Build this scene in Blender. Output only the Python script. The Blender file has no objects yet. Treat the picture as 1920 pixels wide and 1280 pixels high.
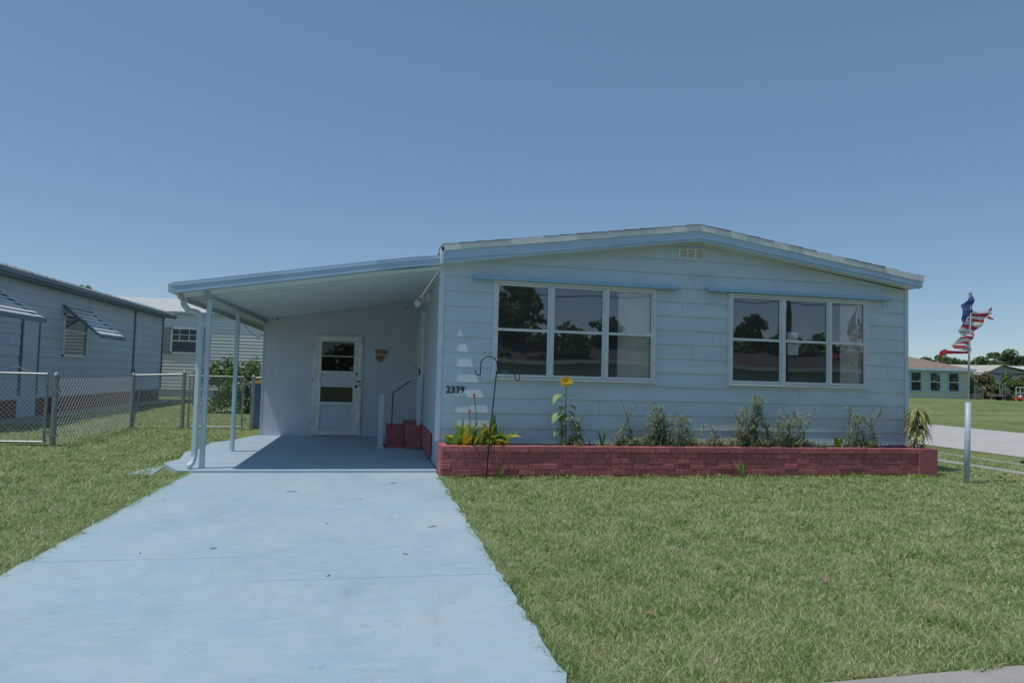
import bpy, bmesh, math, random
import numpy as np
from mathutils import Vector, Matrix, noise
rnd = random.Random(7)
S = bpy.context.scene
C = S.collection

# ---------------------------------------------------------------- camera, sky, sun, exposure
camd = bpy.data.cameras.new('camera'); cam = bpy.data.objects.new('camera', camd); C.objects.link(cam)
S.camera = cam
camd.sensor_width = 36; camd.lens = 1282.5 / 1920 * 36; camd.clip_start = .05; camd.clip_end = 2000
_p, _y, _r = .0509, .1982, .0268
F = Vector((math.sin(_y) * math.cos(_p), math.cos(_y) * math.cos(_p), math.sin(_p)))
R = Vector((math.cos(_y), -math.sin(_y), 0)); U = R.cross(F)
sx = R * math.cos(_r) + U * math.sin(_r); sy = U * math.cos(_r) - R * math.sin(_r)
m = Matrix((sx, sy, -F)).transposed().to_4x4(); m.translation = (0, -9.723, 1.321)
cam.matrix_world = m
S.render.resolution_x = 1024; S.render.resolution_y = 682

SUN = Vector((-.37, -.088, 1)).normalized()
w = bpy.data.worlds.new('World'); S.world = w; w.use_nodes = True
nt = w.node_tree; nt.nodes.clear()
sky = nt.nodes.new('ShaderNodeTexSky'); sky.sky_type = 'NISHITA'; sky.sun_disc = False
sky.sun_elevation = math.asin(SUN.z); sky.sun_rotation = math.atan2(SUN.x, SUN.y)
sky.altitude = 600; sky.air_density = 1.0; sky.dust_density = .0; sky.ozone_density = 3.0
bg = nt.nodes.new('ShaderNodeBackground'); bg.inputs['Strength'].default_value = .086
wo = nt.nodes.new('ShaderNodeOutputWorld')
sky_flat = nt.nodes.new('ShaderNodeMix'); sky_flat.data_type = 'RGBA'; sky_flat.inputs['Factor'].default_value = .42   # flat blue mixed into the sky colour to soften its gradient
sky_flat.inputs['B'].default_value = (1.38, 2.55, 4.1, 1)
nt.links.new(sky.outputs[0], sky_flat.inputs['A']); nt.links.new(sky_flat.outputs['Result'], bg.inputs[0]); nt.links.new(bg.outputs[0], wo.inputs[0])
sd = bpy.data.lights.new('sun', 'SUN'); sd.energy = 2.0; sd.angle = math.radians(.5); sd.color = (1, .96, .9)
so = bpy.data.objects.new('sun', sd); C.objects.link(so); so.location = SUN * 30
so.rotation_euler = SUN.to_track_quat('Z', 'Y').to_euler()
S.view_settings.view_transform = 'Standard'; S.view_settings.look = 'None'
S.view_settings.exposure = .33; S.view_settings.gamma = 1

# ---------------------------------------------------------------- materials
def mat(name, col, rough=.7, var=.12, scale=3, bump=.0, bscale=40, metal=0, spec=.5, island=0, col2=None, stretch=None, trans=0, fine=.0):
    """painted / stone / leaf surface: base colour broken up by two noises"""
    m = bpy.data.materials.new(name); m.use_nodes = True
    n = m.node_tree.nodes; l = m.node_tree.links
    b = n['Principled BSDF']
    b.inputs['Roughness'].default_value = rough; b.inputs['Metallic'].default_value = metal
    b.inputs['Specular IOR Level'].default_value = spec
    tc = n.new('ShaderNodeTexCoord'); src = tc.outputs['Object']
    if stretch:
        mp = n.new('ShaderNodeMapping'); mp.inputs['Scale'].default_value = stretch
        l.new(src, mp.inputs[0]); src = mp.outputs[0]
    nz = n.new('ShaderNodeTexNoise'); nz.inputs['Scale'].default_value = scale; nz.inputs['Detail'].default_value = 6
    nz.inputs['Roughness'].default_value = .6
    l.new(src, nz.inputs['Vector'])
    mr = n.new('ShaderNodeMapRange'); mr.inputs['From Min'].default_value = .3; mr.inputs['From Max'].default_value = .7
    l.new(nz.outputs['Fac'], mr.inputs[0])
    mx = n.new('ShaderNodeMix'); mx.data_type = 'RGBA'
    c2 = col2 or tuple(c * (1 - var * 2) for c in col)
    mx.inputs['A'].default_value = (*c2, 1); mx.inputs['B'].default_value = (*col, 1)
    l.new(mr.outputs[0], mx.inputs['Factor'])
    out = mx.outputs['Result']
    if island:
        ge = n.new('ShaderNodeNewGeometry'); hs = n.new('ShaderNodeHueSaturation')
        m1 = n.new('ShaderNodeMapRange'); m1.inputs['To Min'].default_value = 1 - island; m1.inputs['To Max'].default_value = 1 + island
        l.new(ge.outputs['Random Per Island'], m1.inputs[0]); l.new(m1.outputs[0], hs.inputs['Value'])
        mm = n.new('ShaderNodeMath'); mm.operation = 'MULTIPLY_ADD'; mm.inputs[1].default_value = 7.31; mm.inputs[2].default_value = 0
        fr = n.new('ShaderNodeMath'); fr.operation = 'FRACT'
        m2 = n.new('ShaderNodeMapRange'); m2.inputs['To Min'].default_value = .5 - island * .06; m2.inputs['To Max'].default_value = .5 + island * .03
        l.new(ge.outputs['Random Per Island'], mm.inputs[0]); l.new(mm.outputs[0], fr.inputs[0]); l.new(fr.outputs[0], m2.inputs[0])
        l.new(m2.outputs[0], hs.inputs['Hue']); l.new(out, hs.inputs['Color']); out = hs.outputs['Color']
    if fine:
        nf = n.new('ShaderNodeTexNoise'); nf.inputs['Scale'].default_value = bscale; nf.inputs['Detail'].default_value = 4
        l.new(tc.outputs['Object'], nf.inputs['Vector'])
        m3 = n.new('ShaderNodeMapRange'); m3.inputs['From Min'].default_value = .3; m3.inputs['From Max'].default_value = .7
        m3.inputs['To Min'].default_value = 1 - fine; m3.inputs['To Max'].default_value = 1 + fine
        l.new(nf.outputs['Fac'], m3.inputs[0])
        h2 = n.new('ShaderNodeHueSaturation'); l.new(m3.outputs[0], h2.inputs['Value']); l.new(out, h2.inputs['Color']); out = h2.outputs['Color']
    l.new(out, b.inputs['Base Color'])
    if bump:
        nb = n.new('ShaderNodeTexNoise'); nb.inputs['Scale'].default_value = bscale; nb.inputs['Detail'].default_value = 5
        l.new(tc.outputs['Object'], nb.inputs['Vector'])
        bp = n.new('ShaderNodeBump'); bp.inputs['Strength'].default_value = bump; bp.inputs['Distance'].default_value = .01
        l.new(nb.outputs['Fac'], bp.inputs['Height']); l.new(bp.outputs[0], b.inputs['Normal'])
    if trans:
        b.inputs['Subsurface Weight'].default_value = 0
        tr = n.new('ShaderNodeBsdfTranslucent'); ms = n.new('ShaderNodeMixShader'); ms.inputs[0].default_value = trans
        l.new(out, tr.inputs[0]); l.new(b.outputs[0], ms.inputs[1]); l.new(tr.outputs[0], ms.inputs[2])
        l.new(ms.outputs[0], n['Material Output'].inputs[0])
    m['col'] = 1
    return m

def glass(name, refl=.2, tint=(.75, .78, .78), dust=.07):
    m = bpy.data.materials.new(name); m.use_nodes = True
    n = m.node_tree.nodes; l = m.node_tree.links; n.remove(n['Principled BSDF'])
    t = n.new('ShaderNodeBsdfTransparent'); t.inputs[0].default_value = (*tint, 1)
    g = n.new('ShaderNodeBsdfGlossy'); g.inputs['Roughness'].default_value = .015; g.inputs[0].default_value = (.95, .97, 1, 1)
    tc = n.new('ShaderNodeTexCoord'); nz = n.new('ShaderNodeTexNoise'); nz.inputs['Scale'].default_value = 1.3; nz.inputs['Detail'].default_value = 1
    l.new(tc.outputs['Object'], nz.inputs['Vector'])
    bp = n.new('ShaderNodeBump'); bp.inputs['Strength'].default_value = .12; bp.inputs['Distance'].default_value = .02
    l.new(nz.outputs['Fac'], bp.inputs['Height']); l.new(bp.outputs[0], g.inputs['Normal'])
    lw = n.new('ShaderNodeLayerWeight'); lw.inputs[0].default_value = .35
    mr = n.new('ShaderNodeMapRange'); mr.inputs['To Min'].default_value = refl; mr.inputs['To Max'].default_value = 1
    l.new(lw.outputs['Fresnel'], mr.inputs[0])
    mx = n.new('ShaderNodeMixShader'); l.new(mr.outputs[0], mx.inputs[0]); l.new(t.outputs[0], mx.inputs[1]); l.new(g.outputs[0], mx.inputs[2])
    df = n.new('ShaderNodeBsdfDiffuse'); df.inputs[0].default_value = (.5, .5, .48, 1)
    z2 = n.new('ShaderNodeTexNoise'); z2.inputs['Scale'].default_value = 4; z2.inputs['Detail'].default_value = 8; l.new(tc.outputs['Object'], z2.inputs['Vector'])
    r2 = n.new('ShaderNodeMapRange'); r2.inputs['To Min'].default_value = dust * .5; r2.inputs['To Max'].default_value = dust * 1.5; l.new(z2.outputs['Fac'], r2.inputs[0])
    m3 = n.new('ShaderNodeMixShader'); l.new(r2.outputs[0], m3.inputs[0]); l.new(mx.outputs[0], m3.inputs[1]); l.new(df.outputs[0], m3.inputs[2])
    l.new(m3.outputs[0], n['Material Output'].inputs[0])
    return m

M = {}
M['siding'] = mat('painted_siding', (.63, .72, .76), .45, .06, 1.2, .25, 2.5, stretch=(1, 1, 3), fine=.05)
M['side_siding'] = mat('painted_side_siding', (.64, .71, .75), .5, .06, 1.2, .1, 3)
M['stucco'] = mat('painted_board', (.66, .70, .74), .7, .05, 1.5, .1, 30, fine=.02)
M['fascia'] = mat('blue_trim_paint', (.52, .68, .82), .45, .07, 2, .05, 8)
M['awning'] = mat('bright_blue_trim', (.34, .60, .80), .45, .08, 4)
M['white_metal'] = mat('white_metal', (.82, .83, .8), .4, .08, 5, fine=.05)
M['offwhite'] = mat('aged_white_paint', (.9, .9, .84), .55, .12, 8, fine=.06)
M['trim'] = mat('pale_blue_trim', (.68, .78, .83), .45, .06, 4)
M['post'] = mat('pale_blue_post', (.6, .7, .74), .45, .08, 4, fine=.05)
M['beam'] = mat('grey_blue_beam', (.46, .52, .52), .5, .1, 4)
M['pan'] = mat('carport_pan_paint', (.74, .82, .85), .4, .05, 1.5)
M['shingle'] = mat('shingle', (.17, .13, .11), .95, .2, 15, .4, 60)
M['dark'] = mat('dark_void', (.02, .02, .02), .9)
M['black'] = mat('black_metal', (.018, .018, .02), .45, .1, 10)
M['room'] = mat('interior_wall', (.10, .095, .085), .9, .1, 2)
M['blind'] = mat('vertical_blind', (.95, .94, .84), .7, .05, 3)
M['paper'] = mat('paper', (.93, .94, .95), .8, .05, 6)
M['brick'] = mat('painted_red_brick', (.57, .175, .165), .75, .16, 9, .6, 55, fine=.22, island=.16)
M['redpaint'] = mat('painted_red_masonry', (.50, .15, .16), .75, .12, 6, .4, 50, fine=.08)
M['soil'] = mat('dark_mulch', (.035, .026, .02), .95, .3, 20, .8, 40)
M['galv'] = mat('galvanised_steel', (.36, .38, .39), .45, .12, 8, metal=.5, fine=.06)
M['wire'] = mat('chain_link_wire', (.60, .62, .62), .5, .1, 8, metal=.1)
M['glass'] = glass('window_glass', .15, (.97, .98, .98), .06)
M['door_glass'] = glass('door_glass', .0, (.5, .52, .55), .02)
M['dark_glass'] = glass('far_glass', .2, (.35, .37, .4))
M['wood'] = mat('plaque_wood', (.42, .22, .12), .6, .15, 20)
M['wood_dark'] = mat('plaque_dark', (.19, .13, .13), .6, .15, 20)
M['plumbing'] = mat('white_plastic', (.6, .62, .6), .4, .08, 6)
M['pvc'] = mat('pale_blue_pvc', (.52, .62, .7), .4, .06, 5)
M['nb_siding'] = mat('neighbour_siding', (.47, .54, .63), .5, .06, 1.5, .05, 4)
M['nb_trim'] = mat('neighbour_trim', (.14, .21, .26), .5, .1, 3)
M['nb_roof'] = mat('white_metal_roof', (.66, .66, .62), .5, .12, 3, fine=.06)
M['nb_brick'] = mat('brown_brick', (.26, .13, .11), .8, .2, 12, .4, 50, island=.2)
M['slat'] = mat('awning_slat', (.82, .84, .84), .45, .08, 4)
M['back_siding'] = mat('white_lap_siding', (.82, .82, .76), .6, .05, 1.5)
M['shutter'] = mat('grey_green_shutter', (.26, .32, .31), .6, .08, 5)
M['bin'] = mat('blue_plastic', (.05, .16, .34), .45, .08, 5)
M['lid'] = mat('yellow_lid', (.72, .45, .07), .5, .08, 5)
M['far_wall'] = mat('pale_green_wall', (.56, .60, .49), .7, .06, 1)
M['tile'] = mat('brown_roof', (.36, .26, .20), .85, .2, 3, .3, 20, fine=.15, stretch=(1, 1, 8))
M['white_roof'] = mat('pale_roof', (.68, .69, .68), .6, .08, 1)
M['cream'] = mat('cream_roof', (.58, .55, .46), .7, .1, 1)
M['grey_wall'] = mat('grey_wall', (.42, .45, .48), .7, .08, 1)
M['orange'] = mat('orange_red_paint', (.62, .09, .035), .4, .1, 10)
M['rubber'] = mat('rubber', (.03, .03, .03), .8, .1, 20)
M['red_cloth'] = mat('red_cloth', (.62, .07, .09), .8, .1, 20, trans=.5)
M['white_cloth'] = mat('white_cloth', (.85, .85, .84), .8, .06, 20, trans=.5)
M['blue_cloth'] = mat('blue_cloth', (.08, .14, .38), .8, .1, 20, trans=.5)
def leafm(name, c, c2=None, island=.35, rough=.45, tr=.25): return mat(name, c, rough, .15, 6, island=island, col2=c2, trans=tr)
M['canna'] = leafm('canna_leaf', (.18, .36, .06), (.27, .42, .07), .4)
M['yellow_leaf'] = leafm('yellow_leaf', (.70, .56, .06), (.45, .48, .07), .25)
M['lily'] = leafm('lily_leaf', (.22, .40, .11), None, .25)
M['ruellia'] = leafm('ruellia_leaf', (.42, .52, .28), (.32, .32, .22), .5, .45, .45)
M['sunleaf'] = leafm('sunflower_leaf', (.36, .50, .2), None, .25)
M['stem'] = mat('green_stem', (.14, .2, .08), .6, .1, 10)
M['brown_stem'] = mat('brown_stem', (.13, .09, .055), .8, .15, 20)
M['petal'] = mat('yellow_petal', (.85, .58, .03), .6, .1, 30, trans=.25)
M['seed'] = mat('sunflower_disc', (.55, .27, .02), .9, .3, 120, .5, 200)
M['violet'] = mat('violet_petal', (.36, .16, .62), .6, .1, 30, trans=.3)
M['orange_petal'] = mat('orange_petal', (.75, .16, .05), .6, .1, 30, trans=.3)
M['purple_leaf'] = leafm('purple_leaf', (.075, .02, .07), None, .4)
M['drac'] = leafm('pale_droop_leaf', (.46, .50, .2), (.30, .40, .13), .4)
M['deadleaf'] = leafm('dead_leaf', (.42, .31, .2), (.3, .2, .12), .3)
M['bush'] = leafm('bush_leaf', (.13, .22, .06), (.18, .28, .09), .5)
M['tree'] = leafm('tree_leaf', (.13, .20, .08), (.16, .23, .09), .4)
M['hedge'] = leafm('hedge_leaf', (.20, .25, .09), (.32, .22, .11), .5)
M['silver'] = leafm('silvery_leaf', (.30, .31, .24), (.2, .24, .14), .4)
M['bark'] = mat('bark', (.14, .11, .085), .9, .2, 10, .5, 30)

def concrete_paint(name, col, patch, dirt, sc=1.):
    m = mat(name, col, .75, .05, .7, .25, 90, fine=.045)
    n = m.node_tree.nodes; l = m.node_tree.links; b = n['Principled BSDF']
    prev = b.inputs['Base Color'].links[0].from_socket
    tc = n.new('ShaderNodeTexCoord')
    def layer(prev, color, scale, lo, hi, amt, stretch=(1, 1, 1), detail=8):
        mp = n.new('ShaderNodeMapping'); mp.inputs['Scale'].default_value = stretch; mp.inputs['Location'].default_value = (scale, 3, 0)
        l.new(tc.outputs['Object'], mp.inputs[0])
        z = n.new('ShaderNodeTexNoise'); z.inputs['Scale'].default_value = scale; z.inputs['Detail'].default_value = detail; z.inputs['Roughness'].default_value = .65
        l.new(mp.outputs[0], z.inputs['Vector'])
        r = n.new('ShaderNodeMapRange'); r.inputs['From Min'].default_value = lo; r.inputs['From Max'].default_value = hi; r.inputs['To Max'].default_value = amt
        l.new(z.outputs['Fac'], r.inputs[0])
        x = n.new('ShaderNodeMix'); x.data_type = 'RGBA'; x.inputs['B'].default_value = (*color, 1)
        l.new(prev, x.inputs['A']); l.new(r.outputs[0], x.inputs['Factor']); return x.outputs['Result']
    p = layer(prev, patch, .9, .4, .66, .85)
    p = layer(p, tuple(c * .86 for c in col), .55, .5, .58, .5, (1.5, .8, 1), 5)
    p = layer(p, patch, 5, .48, .68, .7, (1, 2.2, 1), 10)
    p = layer(p, dirt, 1.3, .58, .78, .4, (2.2, .6, 1), 14)
    p = layer(p, (.40, .38, .36), 7, .64, .70, .7, (1, 1.5, 1), 12)
    p = layer(p, dirt, 9, .60, .74, .55, (1, 1.6, 1), 14)
    p = layer(p, (.50, .56, .58), 3.3, .6, .75, .5, (1, 1.8, 1), 12)
    p = layer(p, (.46, .44, .38), 2.1, .6, .74, .65, (1, 2, 1), 12)
    l.new(p, b.inputs['Base Color'])
    return m
M['drive'] = concrete_paint('blue_painted_concrete', (.37, .51, .585), (.46, .545, .575), (.20, .26, .28))
M['slab'] = concrete_paint('blue_painted_slab', (.40, .52, .61), (.42, .51, .57), (.2, .25, .29))
M['concrete'] = mat('plain_concrete', (.42, .40, .36), .9, .12, 2, .3, 60, fine=.1)
M['road_concrete'] = mat('pale_road_concrete', (.53, .51, .47), .9, .06, 1, .1, 60, fine=.04)
M['asphalt'] = mat('asphalt', (.16, .155, .15), .95, .15, 4, .6, 120, fine=.3)

def lawn_mat():
    m = bpy.data.materials.new('lawn'); m.use_nodes = True
    n = m.node_tree.nodes; l = m.node_tree.links; b = n['Principled BSDF']; b.inputs['Roughness'].default_value = .95
    b.inputs['Specular IOR Level'].default_value = .1
    tc = n.new('ShaderNodeTexCoord')
    def nz(s, d=6):
        z = n.new('ShaderNodeTexNoise'); z.inputs['Scale'].default_value = s; z.inputs['Detail'].default_value = d; l.new(tc.outputs['Object'], z.inputs['Vector']); return z
    a = nz(.35); r = n.new('ShaderNodeValToRGB'); r.color_ramp.elements[0].position = .35; r.color_ramp.elements[1].position = .65
    r.color_ramp.elements[0].color = (.16, .22, .08, 1); r.color_ramp.elements[1].color = (.28, .30, .14, 1)
    l.new(a.outputs['Fac'], r.inputs[0])
    c = nz(9, 10); r2 = n.new('ShaderNodeValToRGB'); r2.color_ramp.elements[0].position = .4; r2.color_ramp.elements[1].position = .7
    r2.color_ramp.elements[0].color = (.7, .75, .6, 1); r2.color_ramp.elements[1].color = (1.25, 1.2, 1.2, 1)
    l.new(c.outputs['Fac'], r2.inputs[0])
    x = n.new('ShaderNodeMix'); x.data_type = 'RGBA'; x.blend_type = 'MULTIPLY'; x.inputs['Factor'].default_value = 1
    l.new(r.outputs[0], x.inputs['A']); l.new(r2.outputs[0], x.inputs['B']); l.new(x.outputs['Result'], b.inputs['Base Color'])
    bp = n.new('ShaderNodeBump'); bp.inputs['Strength'].default_value = .8; bp.inputs['Distance'].default_value = .03
    d = nz(40, 8); l.new(d.outputs['Fac'], bp.inputs['Height']); l.new(bp.outputs[0], b.inputs['Normal'])
    return m
M['lawn'] = lawn_mat()

def grass_mat():
    m = bpy.data.materials.new('grass_blades'); m.use_nodes = True
    n = m.node_tree.nodes; l = m.node_tree.links; b = n['Principled BSDF']; b.inputs['Roughness'].default_value = .55
    b.inputs['Specular IOR Level'].default_value = .3
    ge = n.new('ShaderNodeNewGeometry'); tc = n.new('ShaderNodeTexCoord')
    r = n.new('ShaderNodeValToRGB'); e = r.color_ramp.elements
    e[0].position = 0; e[0].color = (.10, .19, .045, 1); e[1].position = 1; e[1].color = (.68, .60, .42, 1)  # dark end of the ramp stands in for shade between blades
    for p, c in ((.14, (.20, .34, .09)), (.3, (.37, .51, .19)), (.6, (.54, .62, .31)), (.80, (.58, .62, .34)), (.92, (.66, .63, .43))):
        q = e.new(p); q.color = (*c, 1)
    z = n.new('ShaderNodeTexNoise'); z.inputs['Scale'].default_value = 2.6; z.inputs['Detail'].default_value = 9; l.new(tc.outputs['Object'], z.inputs['Vector'])
    ml = n.new('ShaderNodeMapRange'); ml.inputs['From Min'].default_value = .35; ml.inputs['From Max'].default_value = .65
    ml.inputs['To Min'].default_value = -.15; ml.inputs['To Max'].default_value = .17
    l.new(z.outputs['Fac'], ml.inputs[0])
    ad = n.new('ShaderNodeMath'); ad.operation = 'ADD'; ad.use_clamp = True
    l.new(ge.outputs['Random Per Island'], ad.inputs[0]); l.new(ml.outputs[0], ad.inputs[1]); l.new(ad.outputs[0], r.inputs[0])
    l.new(r.outputs[0], b.inputs['Base Color'])
    tr = n.new('ShaderNodeBsdfTranslucent'); ms = n.new('ShaderNodeMixShader'); ms.inputs[0].default_value = .4
    l.new(r.outputs[0], tr.inputs[0]); l.new(b.outputs[0], ms.inputs[1]); l.new(tr.outputs[0], ms.inputs[2])
    l.new(ms.outputs[0], n['Material Output'].inputs[0])
    return m
M['grass'] = grass_mat()

# ---------------------------------------------------------------- mesh builder
class MB:
    def __init__(s): s.v = []; s.f = []; s.mi = []; s.ms = []; s.cur = 0
    def mat(s, m):
        if m not in s.ms: s.ms.append(m)
        s.cur = s.ms.index(m); return s
    def poly(s, pts):
        i = len(s.v); s.v += [tuple(p) for p in pts]; s.f.append(tuple(range(i, i + len(pts)))); s.mi.append(s.cur); return s
    def box(s, x0, x1, y0, y1, z0, z1, M4=None):
        p = [Vector((x, y, z)) for x in (x0, x1) for y in (y0, y1) for z in (z0, z1)]
        if M4: p = [M4 @ q for q in p]
        i = len(s.v); s.v += [tuple(q) for q in p]
        for a in ((0, 1, 3, 2), (4, 6, 7, 5), (0, 4, 5, 1), (2, 3, 7, 6), (0, 2, 6, 4), (1, 5, 7, 3)):
            s.f.append(tuple(i + k for k in a)); s.mi.append(s.cur)
        return s
    def prism(s, pts, axis, a, b):
        """pts 2D outline extruded along axis from a to b"""
        def P(q, t):
            return {'x': (t, q[0], q[1]), 'y': (q[0], t, q[1]), 'z': (q[0], q[1], t)}[axis]
        n = len(pts); i = len(s.v)
        s.v += [P(q, a) for q in pts] + [P(q, b) for q in pts]
        s.f.append(tuple(range(i, i + n))); s.mi.append(s.cur)
        s.f.append(tuple(range(i + 2 * n - 1, i + n - 1, -1))); s.mi.append(s.cur)
        for k in range(n):
            s.f.append((i + k, i + n + k, i + n + (k + 1) % n, i + (k + 1) % n)); s.mi.append(s.cur)
        return s
    def tube(s, path, r, n=8, cap=True):
        path = [Vector(p) for p in path]; rs = r if isinstance(r, (list, tuple)) else [r] * len(path)
        i0 = len(s.v); up = None
        for k, p in enumerate(path):
            d = (path[min(k + 1, len(path) - 1)] - path[max(k - 1, 0)]).normalized()
            if up is None: up = d.orthogonal().normalized()
            up = (up - d * up.dot(d)).normalized(); sd_ = d.cross(up)
            for j in range(n):
                a = 2 * math.pi * j / n + math.pi / n
                s.v.append(tuple(p + (up * math.cos(a) + sd_ * math.sin(a)) * rs[k]))
        for k in range(len(path) - 1):
            for j in range(n):
                a = i0 + k * n + j; b = i0 + k * n + (j + 1) % n
                s.f.append((a, b, b + n, a + n)); s.mi.append(s.cur)
        if cap:
            s.f.append(tuple(range(i0 + n - 1, i0 - 1, -1))); s.mi.append(s.cur)
            e = i0 + (len(path) - 1) * n; s.f.append(tuple(range(e, e + n))); s.mi.append(s.cur)
        return s
    def ball(s, c, r, n=8, m_=5, sc=(1, 1, 1)):
        i0 = len(s.v); c = Vector(c)
        for a in range(m_ + 1):
            t = math.pi * a / m_
            for j in range(n):
                q = 2 * math.pi * j / n
                s.v.append((c.x + r * sc[0] * math.sin(t) * math.cos(q), c.y + r * sc[1] * math.sin(t) * math.sin(q), c.z + r * sc[2] * math.cos(t)))
        for a in range(m_):
            for j in range(n):
                s.f.append((i0 + a * n + j, i0 + (a + 1) * n + j, i0 + (a + 1) * n + (j + 1) % n, i0 + a * n + (j + 1) % n)); s.mi.append(s.cur)
        return s
    def leaf(s, base, dr, length, width, droop=.3, segs=4, fold=.25, tip=.0, peak=.4, twist=0):
        """one strap of a leaf with a centre fold, bending down along its length"""
        p = Vector(base); d = Vector(dr).normalized(); i0 = len(s.v)
        side = d.cross(Vector((0, 0, 1)))
        if side.length < .05: side = Vector((1, 0, 0))
        side = side.normalized()
        if twist: side = Matrix.Rotation(twist, 3, d) @ side
        for k in range(segs + 1):
            t = k / segs
            wd = width * .5 * ((t / peak) ** .6 if t < peak else max(0., 1 - ((t - peak) / (1 - peak)) ** 1.6)) + tip * .5
            if k == 0: wd = width * .12
            nrm = side.cross(d).normalized()
            for q in (-1, 0, 1): s.v.append(tuple(p + side * wd * q + nrm * abs(q) * wd * fold))
            p = p + d * (length / segs); d = (d + Vector((0, 0, -droop / segs * 2))).normalized()
        for k in range(segs):
            a = i0 + k * 3
            s.f.append((a, a + 1, a + 4, a + 3)); s.mi.append(s.cur)
            s.f.append((a + 1, a + 2, a + 5, a + 4)); s.mi.append(s.cur)
        return s
    def build(s, name, mt=None, parent=None, smooth=False, bevel=0, loc=None):
        me = bpy.data.meshes.new(name); me.from_pydata(s.v, [], s.f)
        ms = s.ms if s.ms else [mt]
        for q in ms: me.materials.append(q)
        if s.ms: me.polygons.foreach_set('material_index', s.mi)
        if smooth: me.polygons.foreach_set('use_smooth', [True] * len(me.polygons))
        me.update()
        bm = bmesh.new(); bm.from_mesh(me)
        if not getattr(s, 'keep', False) and not (mt and 'glass' in mt.name): bmesh.ops.recalc_face_normals(bm, faces=bm.faces)
        bm.to_mesh(me); bm.free()
        o = bpy.data.objects.new(name, me); C.objects.link(o)
        if parent:
            o.parent = parent
            o.matrix_parent_inverse = Matrix.Translation(-world_loc(parent))
        if bevel:
            b = o.modifiers.new('bevel', 'BEVEL'); b.width = bevel; b.segments = 2; b.limit_method = 'ANGLE'
        return o

def world_loc(o):
    return Vector(o.location) if o.parent is None else Vector((0, 0, 0))
def tag(o, label=None, cat=None, group=None, kind=None):
    if label: o['label'] = label
    if cat: o['category'] = cat
    if group: o['group'] = group
    if kind: o['kind'] = kind
    return o
def thing(name, label, cat, loc=(0, 0, 0), group=None):
    o = bpy.data.objects.new(name, None); C.objects.link(o); o.location = loc; o.empty_display_size = .2
    return tag(o, label, cat, group)
def box(name, m, parent, *a, bevel=0): return MB().box(*a).build(name, m, parent, bevel=bevel)

GZ = -.06
def height(x, y):
    t = min(1, max(0, (x - 22) / 16)); t = t * t * (3 - 2 * t)
    return GZ + .56 * t + max(0, x - 38) * .006

# ---------------------------------------------------------------- ground, roads
def edge_l(y): return -2.28 + .035 * noise.noise(Vector((y * 2.3, 1, 0))) + .02 * noise.noise(Vector((y * 9, 4, 0)))
def edge_r(y): return .90 + .03 * noise.noise(Vector((y * 2.1, 7, 0))) + .035 * noise.noise(Vector((y * 7, 9, 0)))
g = MB()
xs = [-300, -120, -60, -30, -15, 0, 10, 20] + [22 + i * 1.6 for i in range(11)] + [45, 60, 90, 150, 300]
ys = [-300, -120, -40, -20, -7.35, 0, 20, 40, 80, 150, 300]
for i in range(len(xs) - 1):
    for j in range(len(ys) - 1):
        g.poly([(x, y, height(x, y) - (.05 if y < -6.9 else 0)) for x, y in ((xs[i], ys[j]), (xs[i + 1], ys[j]), (xs[i + 1], ys[j + 1]), (xs[i], ys[j + 1]))])
tag(g.build('lawn_ground', M['lawn']), kind='structure')
d = MB()
yy = [-7.0 + i * .12 for i in range(58)]
yy = [y for y in yy if y < -.215] + [-.215]
for a, b in zip(yy[:-1], yy[1:]):
    n = 6
    for k in range(n):
        def X(y, t): return edge_l(y) * (1 - t) + edge_r(y) * t
        d.poly([(X(a, k / n), a, -.028), (X(a, (k + 1) / n), a, -.028), (X(b, (k + 1) / n), b, -.028), (X(b, k / n), b, -.028)])
tag(d.build('driveway', M['drive']), kind='structure')
j = MB()
for y, xa, xb in ((-4.45, -2.25, -.9), (-5.05, -.75, .87)): j.box(xa, xb, y - .003, y + .003, -.03, -.0265)
j.ms = []
tag(j.build('driveway_joint', mat('joint_line', (.35, .485, .56), .8, .1, 5)), kind='structure')
# carport slab, with saw cut lines and an uneven left edge
sl = MB()
left = [(-2.72, -.21), (-2.80, .6), (-2.70, 1.0), (-2.86, 1.9), (-2.74, 2.5), (-2.80, 3.4), (-2.5, 3.9), (-2.42, 4.4), (-2.3, 4.83)]
ys_ = [(-.214, .55), (.566, 1.98), (1.992, 3.4), (3.41, 4.85)]
for a, b in ys_:
    pts = [(q[0] + .0, q[1]) for q in left if a <= q[1] <= b]
    def lx(y):
        for p, q in zip(left[:-1], left[1:]):
            if p[1] <= y <= q[1]: return p[0] + (q[0] - p[0]) * (y - p[1]) / (q[1] - p[1])
        return left[0][0] if y < 0 else left[-1][0]
    sl.prism([(lx(a) if a > 0 else -2.42, a)] + [(p[0], p[1]) for p in pts[(1 if a < 0 else 0):] if a < p[1] < b] + [(lx(b), b), (.9, b), (.9, a)], 'z', -.12, 0)
tag(sl.build('carport_slab', M['slab']), kind='structure')
tag(MB().prism([(-3.05, -.20), (-2.72, -.20), (-2.8, .62), (-2.96, .4)], 'z', -.1, -.048).build('broken_slab_edge', M['slab']), kind='structure')
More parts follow.
